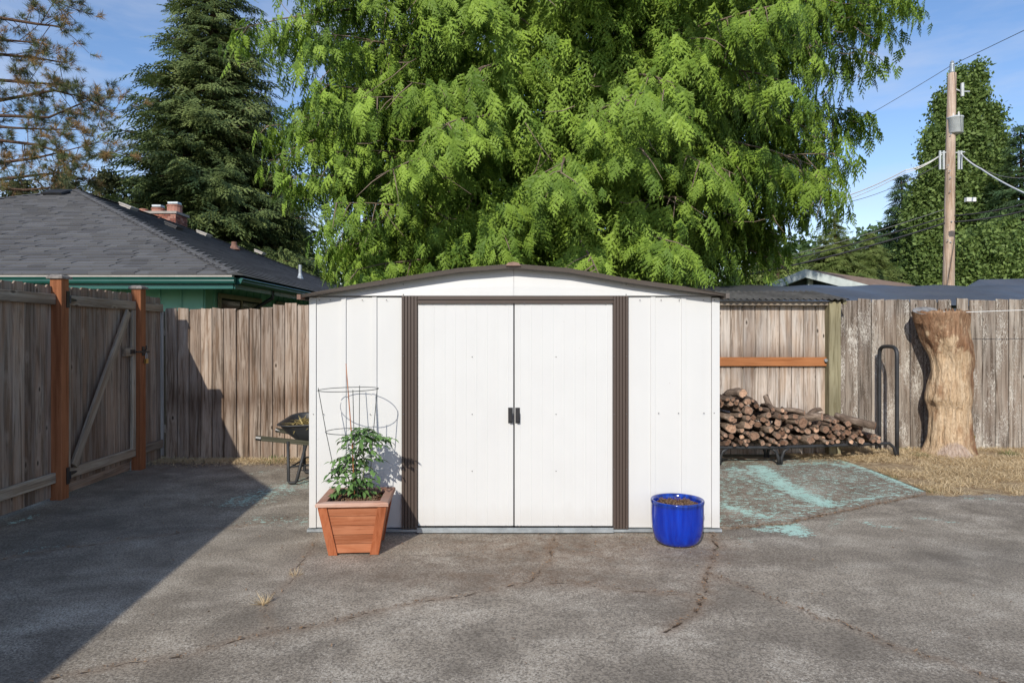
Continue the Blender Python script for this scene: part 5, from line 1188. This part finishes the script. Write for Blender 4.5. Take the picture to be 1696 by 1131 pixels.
cable('white twisted service cable falling right from the pole', [P(1592, 255, YPo), P(1625, 280, 20), P(1720, 330, 15)], M_wwht, 0.020, .05)
cable('thin white wire dropping beside the thick cable right of the pole', [P(1600, 262, YPo), P(1720, 290, 20)], M_wgrey, 0.009, .3)
cable('upper black telephone cable crossing low behind the cedar', [P(1200, 452, 22), P(1570, 358, 22), P(1760, 320, 20)], M_wblk, 0.022, .12)
cable('lower black telephone cable crossing low behind the cedar', [P(1200, 462, 22), P(1570, 368, 22), P(1760, 330, 20)], M_wblk, 0.028, .14)
cable('grey telephone cable just above the garage ridge', [P(1200, 448, 23), P(1570, 345, 22.1)], M_wgrey, 0.010, .12)
mb = MB(); p = P(1607, 331, 20.5); mb.box(p-Vector((.14, .06, .06)), p+Vector((.14, .06, .06))); tag(mb.obj('junction_box', M_wwht, None), 'white junction box hanging on the cables right of the pole', 'junction box')

# ================================================================ TREES
def frond_template(nb=18, droop=0.3, seed=0, teeth=3, w=0.42, fat=1.0):
    r = np.random.default_rng(seed); V = []; T_ = []
    def pt(x, y, z=0): V.append((x, y, z)); return len(V)-1
    def ax(t_): return np.array((t_, 0.05*math.sin(t_*4+seed), -droop*t_*t_))
    for k in range(nb):
        t0 = 0.06+0.92*k/nb; s = 1 if k % 2 else -1; L = (w*(1-t0)**0.65+0.09)*r.uniform(.8, 1.15); an = math.radians(r.uniform(38, 56))
        if k == nb-1: an = 0
        b = ax(t0); d = np.array((math.cos(an), s*math.sin(an), -0.28)); pd = np.array((-s*math.sin(an)*1, math.cos(an)*1, 0))
        wd = (0.014+0.02*L)*fat
        e = b+d*L; e[2] -= 0.15*L
        i0 = pt(*(b+pd*wd)); i1 = pt(*(b-pd*wd)); i2 = pt(*e); T_.append((i0, i1, i2))
        for q in range(teeth):
            f = 0.22+0.62*q/teeth
            for s2 in (1, -1):
                c = b+d*L*f; tl = L*0.34*(1-f*0.5)*r.uniform(.7, 1.2)
                dd = d*0.75+pd*s2*0.75
                a_ = c-d*L*0.05*fat; bb = c+d*L*0.085*fat; ee = c+dd*tl; ee[2] -= 0.04
                T_.append((pt(*a_), pt(*bb), pt(*ee)))
    i0 = pt(0, .008, 0); i1 = pt(0, -.008, 0); T_.append((i0, i1, pt(*ax(0.95))))
    return np.array(V), np.array(T_)
FT = [frond_template(9, U(.15, .45), s, 2, .46, 2.6) for s in range(8)]
FT_low = [frond_template(8, U(.15, .45), s+20, 2, .46, 1.8) for s in range(4)]
M_cedar = leafmat('cedar_foliage', (0.09, 0.17, 0.024), (0.32, 0.465, 0.065), (0.46, 0.42, 0.13), 0.28, 0.9)
M_cbark = wood('cedar_bark', (0.055, 0.035, 0.025), (0.17, 0.11, 0.08), knots=False)
M_twig = plain('grey_twig', (0.20, 0.15, 0.11), 0.9, var=.3)
def cedar():
    X0, Y0 = 1.02, 13.5
    root = thing('cedar_tree', 'huge drooping bright green cedar rising behind the white shed', 'tree', (X0, Y0, 0))
    pos = []; axd = []; nod = []; scl = []; limbs = MB(); far = []
    def Rz(z): return np.interp(z, [1.8, 2.6, 4.5, 7.5, 9.5, 15], [4.35, 4.75, 5.15, 5.95, 5.6, 2.2])
    mb = MB(); mb.tube([(X0, Y0, -.05), (X0+.05, Y0, 1.2), (X0-.05, Y0, 6), (X0, Y0, 11), (X0, Y0, 15.5)], [.62, .42, .34, .2, .06], 14); mb.obj('trunk', M_cbark, root, True)
    boughs = []
    z = 2.3
    while z < 14.5:
        front = 16 if z < 8.3 else 7
        for k in range(front):
            phi = -math.pi/2+ (k+U(-.5, .5))/front*math.pi*2
            boughs.append((z+U(-.4, .4), phi, U(0.76, 1.06), False))
        z += 0.50 if z < 8.3 else 1.3
    # a few escaping boughs that break the outline
    for (zz, ph, f) in ((5.4, -0.05, 1.13), (5.0, -0.10, 1.10), (7.3, -0.12, 1.16), (7.6, -.3, 1.12), (4.9, math.pi+.1, 1.10), (3.9, math.pi+.15, 1.04), (8.0, math.pi+.25, 1.0), (3.2, -.2, 1.04), (7.0, -.02, 1.12)): boughs.append((zz+.5, ph, f, True))
    for (zb, phi, rf_, esc) in boughs:
        if math.cos(phi) > .5 and zb < 3.3: continue
        R = Rz(zb-0.5)*rf_*(0.87 if (math.cos(phi) > .35 and zb < 3.9) else 1); ca, sa = math.cos(phi), math.sin(phi); back = sa > 0.35
        drop = U(0.4, 1.5)*(0.5 if esc else 1); pts = []
        kk = 9; wob = U(-.35, .35)
        for i in range(kk):
            s = i/(kk-1); rr_ = 0.2+(R-0.2)*s; zz = zb+0.55*math.sin(s*math.pi*0.55)-drop*s*s*1.25+0.32*max(0, s-.75)*2; ph = phi+wob*s*0.25
            pts.append(Vector((X0+rr_*math.cos(ph), Y0+rr_*math.sin(ph), zz)))
        limbs.tube(pts, [0.06*(1-.93*i/(kk-1)) for i in range(kk)], 6, False)
        P_ = np.array(pts)
        nsec = int((30 if not back else 7)*(1 if zb < 9 else .6))
        for j in range(nsec):
            s = 0.30+0.70*(j+random.random())/nsec; fi = s*(kk-1); i0 = min(int(fi), kk-2); b = P_[i0]+(P_[i0+1]-P_[i0])*(fi-i0)
            tang = nrm(P_[i0+1]-P_[i0]); sd = (1 if j % 2 else -1); side = np.array((-math.sin(phi), math.cos(phi), 0))*sd
            Ls = U(0.45, 1.05)*(1.0-0.45*s) if not esc else U(.2, .5); d = nrm(tang*0.75+side*U(.45, 1.0)+np.array((0, 0, U(-1.1, .05))))
            nf = 9 if not back else 4
            e = b+d*Ls+np.array((0, 0, -0.22*Ls))
            if random.random() < .4: limbs.tube([Vector(b), Vector((b+e)/2+np.array((0, 0, .03))), Vector(e)], [0.012, 0.008, 0.003], 4, False)
            for q in range(nf):
                f = (q+random.random())/nf; p = b+(e-b)*f; lr = (1 if q % 2 else -1); sd2 = np.cross(d, (0, 0, 1))*lr
                a_ = nrm(d*U(.5, 1.0)+sd2*U(.1, .8)+np.array((0, 0, -U(0.4, 1.7))))
                pos.append(p+rng.normal(0, .085, 3)); axd.append(a_); nod.append(nrm(np.array((ca*.75, sa*.75, 0.55))+rng.normal(0, .34, 3))); scl.append(U(.18, .36)*(1.0 if not back else 1.9)*(1 if zb < 8.8 else 1.5)); far.append(back or zb > 8.8)
    pos = np.array(pos); axd = np.array(axd); nod = np.array(nod); scl = np.array(scl); far = np.array(far)
    # inner curtain of hanging sprays, closes the crown
    n = 9000; ph = rng.uniform(-3.6, .5, n); zz = rng.uniform(2.3, 8.8, n); rr_ = np.interp(zz, [1.8, 2.6, 4.5, 7.5, 9.5], [4.35, 4.75, 5.15, 5.95, 5.6])*np.sqrt(rng.uniform(.2, 0.66+0.27*np.clip((np.abs(ph+1.57)-.75)*2, 0, 1), n))*(0.94+0.07*np.sin(ph*9+zz*2.3)+.05*np.sin(zz*6+ph*4))*np.where((np.cos(ph) > .35) & (zz < 3.6), .87, 1)
    p2 = np.c_[X0+rr_*np.cos(ph), Y0+rr_*np.sin(ph), zz]; a2 = np.c_[np.cos(ph)*.45, np.sin(ph)*.45, -np.ones(n)]+rng.normal(0, .35, (n, 3)); n2 = np.c_[np.cos(ph), np.sin(ph), np.full(n, .4)]+rng.normal(0, .3, (n, 3))
    q3 = pos*np.array((1.9, 1.9, 2.3)); cl_ = np.sin(q3[:, 0]+1.3*np.sin(q3[:, 2]))*np.sin(q3[:, 2]*1.1+1.1*np.sin(q3[:, 0]*.8+2))+0.5*np.sin(q3[:, 0]*2.3+q3[:, 2]*1.7+q3[:, 1])
    rad_ = np.hypot(pos[:, 0]-X0, pos[:, 1]-Y0)/Rz(pos[:, 2])
    ok = (pos[:, 2] > 2.02) & ~((pos[:, 0] > 3.3) & (pos[:, 2] < 2.85)) & ((cl_+rng.normal(0, .25, len(pos)) > -0.62) | far | (np.abs(pos[:, 0]-X0) > 4.2))
    pos[:, 2] = pos[:, 2]
    V, T, A = scatter(FT, pos[ok & ~far], axd[ok & ~far], nod[ok & ~far], scl[ok & ~far])
    V2, T2, A2 = scatter(FT_low, np.concatenate([pos[ok & far], p2]), np.concatenate([axd[ok & far], a2]), np.concatenate([nod[ok & far], n2]), np.concatenate([scl[ok & far], rng.uniform(.3, .5, n)]))
    bigmesh('crown', np.concatenate([V, V2]), np.concatenate([T, T2+len(V)]), M_cedar, parent=root, org=(X0, Y0, 0), attrs={'tint': np.concatenate([A, A2])})
    # bare dead twigs showing in the gaps
    for k in range(150):
        ph = U(-math.pi, 0); z = U(2.6, 7.5); r = Rz(z)*U(.7, .95); p = Vector((X0+r*math.cos(ph), Y0+r*math.sin(ph), max(z, 3.3))); d = Vector((U(-1, 1), U(-.6, .2), U(-.9, .2))); limbs.tube([p, p+d*U(.15, .3)+Vector((0, 0, -.03)), p+d*U(.4, .7)], [.008, .006, .003], 4, False)
    limbs.obj('branches', M_twig, root, True)['kind'] = 'stuff'
cedar()
# --- conifers with layered boughs
def conifer(name, label, px, Y, pytop, pybase, halfpx, mat, nlev, nb, seed, spray=1.0, R_top=0.12, dens=1.0, bare=0.0, upturn=0.25):
    random.seed(seed); X0 = (px-848)*Y/F; zt = H+(555-pytop)*Y/F; zb = H+(555-pybase)*Y/F; Rb = halfpx*Y/F
    root = thing(name, label, 'tree', (X0, Y, 0)); mb = MB(); mb.tube([(X0, Y, -.1), (X0, Y, zb), (X0+.1, Y, (zb+zt)/2), (X0, Y, zt)], [Rb*.10+.08, Rb*.09+.06, Rb*.05+.03, .02], 10); mb.obj('trunk', M_cbark, root, True)
    pos = []; ax_ = []; no_ = []; sc = []; limbs = MB()
    for i in range(nlev):
        f = i/(nlev-1); z = zb+(zt-zb)*f; R = Rb*((1-f)**0.8)*(1-R_top)+Rb*R_top*(1-f)
        n = max(4, int(nb*(0.45+0.55*(1-f))))
        for k in range(n):
            ph = 2*math.pi*(k+random.random())/n; r = R*U(.58, 1.2); zz = z+U(-.5, .5)*(zt-zb)/nlev; ca, sa = math.cos(ph), math.sin(ph)
            b0_ = np.array((X0, Y, zz)); tip = np.array((X0+r*ca, Y+r*sa, zz-r*0.28+r*upturn*.4))
            limbs.tube([Vector(b0_), Vector((b0_+tip)/2-np.array((0, 0, r*.05))), Vector(tip)], [0.02+.015*r, .012+.008*r, .006], 4, False)
            m = max(3, int(r*4.2*dens/spray))
            for q in range(m):
                s = 0.22+0.80*(q+random.random())/m; p = b0_+(tip-b0_)*s-np.array((0, 0, r*.05*math.sin(s*3.14)))
                for sd in ((-1, 1) if s < .9 else (0,)):
                    a_ = np.array((ca, sa, -0.12))*U(.6, 1)+np.array((-sa, ca, 0))*sd*U(.4, .9)+rng.normal(0, .12, 3)
                    pos.append(p+rng.normal(0, .05*spray, 3)); ax_.append(a_); no_.append(np.array((ca*.7, sa*.7, .8))+rng.normal(0, .35, 3)); sc.append(spray*U(.7, 1.25)*(0.6+0.4*(1-f)))
    V, T, A = scatter(FT_low, np.array(pos), np.array(ax_), np.array(no_), np.array(sc)); print(name, len(pos))
    bigmesh('crown', V, T, mat, parent=root, org=(X0, Y, 0), attrs={'tint': A}); limbs.obj('branches', M_cbark, root)['kind'] = 'stuff'; return root
M_spr = leafmat('spruce_foliage', (0.055, 0.095, 0.035), (0.24, 0.30, 0.10), (0.34, 0.34, 0.13), 0.25, 0.7)
M_thu = leafmat('thuja_foliage', (0.10, 0.15, 0.035), (0.27, 0.33, 0.10), None, 0.25, 0.6)
M_fir = leafmat('far_fir_foliage', (0.03, 0.07, 0.03), (0.11, 0.175, 0.065), None, 0.15, 0.5)
conifer('spruce_tree', 'tall dark green spruce standing behind the neighbouring house roof', 352, 34, -150, 430, 178, M_spr, 38, 18, 3, 1.25, .3, 0.85, upturn=.5)
conifer('spruce_tree', 'small dark spruce left of the tall poplar', 1493, 40, 297, 460, 46, M_fir, 18, 12, 5, .9, dens=1.8)
conifer('conifer_tree', 'yellowish green bushy conifer just above the garage roof', 1381, 31, 355, 470, 50, M_thu, 15, 13, 6, .55, .5, 1.5, upturn=.9)
conifer('conifer_tree', 'lower yellowish green conifer between garage and small spruce', 1440, 32, 388, 470, 46, M_thu, 13, 12, 8, .55, .5, 1.5, upturn=.9)
conifer('fir_tree', 'dark green tree leaning in at the right edge of the view', 1690, 34, 215, 480, 62, M_fir, 24, 14, 9, .85, .3, 1.3)
conifer('spruce_tree', 'dark spruce filling the gap between spruce and cedar above the roof', 470, 38, 290, 470, 70, M_spr, 16, 13, 10, .9, .3)
# --- leafy trees from clumps
def leaf_clump(seed, n=20, sz=.15):
    r = np.random.default_rng(seed); V = []; T_ = []
    for k in range(n):
        c = r.normal(0, .33, 3); a = nrm(r.normal(0, 1, 3)); b = nrm(np.cross(a, r.normal(0, 1, 3))); s = sz*r.uniform(.7, 1.3); i = len(V)
        V += [c-a*s, c+b*s*.6, c+a*s, c-b*s*.6]; T_ += [(i, i+1, i+2), (i, i+2, i+3)]
    return np.array(V), np.array(T_)
LC = [leaf_clump(s) for s in range(5)]
def leafy(name, label, cols, Y, mat, n, sc, seed, depth=None, cat='tree'):
    """cols: columns (px, ytop, ybase, half px) – plumes of foliage; one tree"""
    r = np.random.default_rng(seed); random.seed(seed); x0 = (np.mean([c[0] for c in cols])-848)*Y/F
    root = thing(name, label, cat, (x0, Y, 0)); pos = []; mb = MB(); tot = sum((c[2]-c[1])*c[3] for c in cols)
    mb.tube([(x0, Y, -.1), (x0, Y, 2.5), (x0, Y, 4)], [.4, .3, .25], 8)
    for (px, yt, yb, hp) in cols:
        m = int(n*(yb-yt)*hp/tot); t_ = r.random(m)**0.85; prof_ = np.sin(np.clip(t_, 0, 1)**0.55*math.pi*0.97+0.03)**0.75
        Yc_ = Y+(r.random()-.5)*hp*Y/F*.8
        # clumpy: gather leaves round sub-centres
        cz = yb+(yt-yb)*(1-t_); rad = hp*(1+.35*r.normal(0, .5, m)**3)*(0.18+0.82*np.interp(t_, [0, .25, .7, 1], [.12, .62, 1, .75]))
        z = H-((yt+(yb-yt)*t_)-555)*Y/F; ph = r.random(m)*6.283; rr_ = np.sqrt(r.uniform(.35, 1, m))*rad*Y/F; lump = 0.72+0.30*np.sin(ph*3+z*1.9+px)+.2*np.sin(z*4.1+ph*4)+.1*np.sin(z*9+ph*7)
        pos.append(np.c_[(px-848)*Y/F+rr_*lump*np.cos(ph), Yc_+rr_*lump*np.sin(ph), z])
        xx_ = (px-848)*Y/F; mb.tube([(x0, Y, 2.5), (xx_, Yc_, H-(yb-555)*Y/F+1), (xx_, Yc_, H-(yt-555)*Y/F-.3)], [.2, .14, .02], 6)
    pos = np.concatenate(pos); m = len(pos)
    V, T, A = scatter(LC, pos, r.normal(0, 1, (m, 3)), r.normal(0, 1, (m, 3)), sc*r.uniform(.6, 1.3, m)); bigmesh('crown', V, T, mat, parent=root, org=(x0, Y, 0), attrs={'tint': A}); mb.obj('trunk', M_cbark, root, True)
M_pop = leafmat('poplar_foliage', (0.06, 0.11, 0.028), (0.24, 0.33, 0.09), (0.34, 0.38, 0.15), 0.3, 0.8)
leafy('poplar_tree', 'tall columnar poplar rising directly behind the utility pole', [(1590, 112, 470, 26), (1618, 108, 470, 28), (1565, 150, 470, 26), (1540, 215, 475, 32), (1645, 175, 470, 26), (1522, 300, 480, 32), (1660, 235, 470, 22), (1600, 300, 480, 55), (1655, 260, 480, 26)], 38, M_pop, 6500, .66, 11)
leafy('broadleaf_tree', 'rounded bright green tree at the base of the poplar right of the pole', [(1630, 380, 480, 40), (1670, 370, 480, 38), (1600, 400, 480, 26), (1700, 395, 480, 38)], 30, M_pop, 2600, .55, 12)
leafy('broadleaf_tree', 'small bright green tree seen under the cedar left of the garage', [(1262, 432, 490, 30), (1300, 436, 490, 26)], 26, M_thu, 700, .45, 13)
leafy('broadleaf_tree', 'far low green tree seen just over the garage ridge', [(1325, 425, 480, 22), (1345, 435, 480, 24)], 45, M_pop, 500, .6, 14)
leafy('treeline', 'distant dark line of trees closing the view low behind the house', [(x, 395+20*math.sin(x*.05), 500, 55) for x in range(-500, 2300, 70)], 75, M_fir, 2600, 2.4, 15); bpy.data.objects['treeline']['category'] = 'trees'
# --- pine at the left edge
M_pin = leafmat('pine_needles', (0.05, 0.075, 0.04), (0.19, 0.22, 0.085), (0.50, 0.27, 0.12), 0.15, 0.35, tth=.78)
def pine():
    random.seed(21); Y0 = 25.0; xr = (-230-848)*Y0/F
    root = thing('pine_tree', 'open crowned pine with browning needles at the left edge', 'tree', (xr, Y0, 0))
    mb = MB(); mb.tube([(xr, Y0, -.1), (xr+.2, Y0, 5), (xr, Y0, 14)], [.4, .32, .12], 10); mb.obj('trunk', M_cbark, root, True)
    r = np.random.default_rng(4)
    T_ = []
    for s in range(4):
        V = []; F_ = []
        for k in range(34):
            d = nrm(np.array((U(.1, 1.2), U(-1, 1), U(-1, 1)))); q = nrm(np.cross(d, r.normal(0, 1, 3)))*0.024; i = len(V); b = np.array((U(-.35, .3), 0, 0)); V += [b+q, b-q, b+d*U(.75, 1.1)]; F_.append((i, i+1, i+2))
        T_.append((np.array(V), np.array(F_)))
    limbs = [([(-230, 60), (-60, 20), (60, 40), (105, 45)], 46), ([(-230, 20), (-60, -60), (40, -30), (100, 10)], 46), ([(-230, 110), (-60, 85), (50, 95), (112, 105)], 46), ([(-230, 150), (-40, 130), (60, 138), (100, 140)], 34),
             ([(-230, 215), (-40, 190), (80, 195), (150, 165), (190, 190)], 34), ([(-230, 260), (-40, 228), (60, 240), (130, 262), (195, 250)], 26), ([(-230, 230), (-20, 170), (90, 150), (130, 160), (160, 172)], 30),
             ([(-230, 300), (-40, 275), (60, 262), (110, 250), (175, 232)], 26), ([(-230, 330), (-20, 300), (60, 290), (110, 285), (140, 300)], 40), ([(-230, 300), (-40, 310), (40, 315), (100, 310)], 40), ([(-230, 0), (-80, -100), (0, -120), (60, -60)], 40), ([(-230, 190), (-100, 60), (0, 66), (70, 72)], 34), ([(-230, 300), (-60, 205), (20, 212), (90, 215), (150, 215)], 24)]
    L = MB(); pos = []; ax_ = []
    for pl, hang in limbs:
        Yl = Y0+U(-1.6, 1.6); pts = [P(a, b, Y0+(Yl-Y0)*i/(len(pl)-1)) for i, (a, b) in enumerate(pl)]
        L.tube(pts, [.11, .07, .045, .02, .012][:len(pts)], 6, False)
        for i in range(len(pts)-1):
            for k in range(9 if i else 4):
                f = random.random(); b = pts[i].lerp(pts[i+1], f); 
                d = Vector((U(-.3, 1), U(-1, 1), U(-.75, .65))).normalized(); ln = U(.35, 1.4)*hang/38; e = b+d*ln; L.tube([b, b.lerp(e, .5)+Vector((0, 0, U(-.06, .06))), e], [.014, .01, .006], 4, False)
                for q in range(6):
                    g = b.lerp(e, U(.45, 1.05)); d2 = (d+Vector((U(-.8, .8), U(-.8, .8), U(-.5, .7)))).normalized(); t2 = g+d2*U(.08, .32)
                    pos.append(tuple(t2)); ax_.append(tuple(d2+Vector((0, 0, .2))))
    pos = np.array(pos); ax_ = np.array(ax_); n = len(pos); print('pine tufts', n)
    V, T, A = scatter(T_, pos, ax_, r.normal(0, 1, (n, 3)), r.uniform(.2, .32, n)); bigmesh('crown', V, T, M_pin, parent=root, org=(xr, Y0, 0), attrs={'tint': A}); L.obj('branches', M_cbark, root, True)['kind'] = 'stuff'
pine()
leafy('broadleaf_tree', 'brownish green tree whose top shows over the left roof ridge', [(30, 300, 470, 60), (110, 292, 470, 50), (180, 285, 470, 45), (-60, 300, 470, 60)], 30, leafmat('brownish_foliage', (0.045, 0.06, 0.025), (0.14, 0.15, 0.06), (0.26, 0.15, 0.06), .2, .8), 1700, .5, 17)
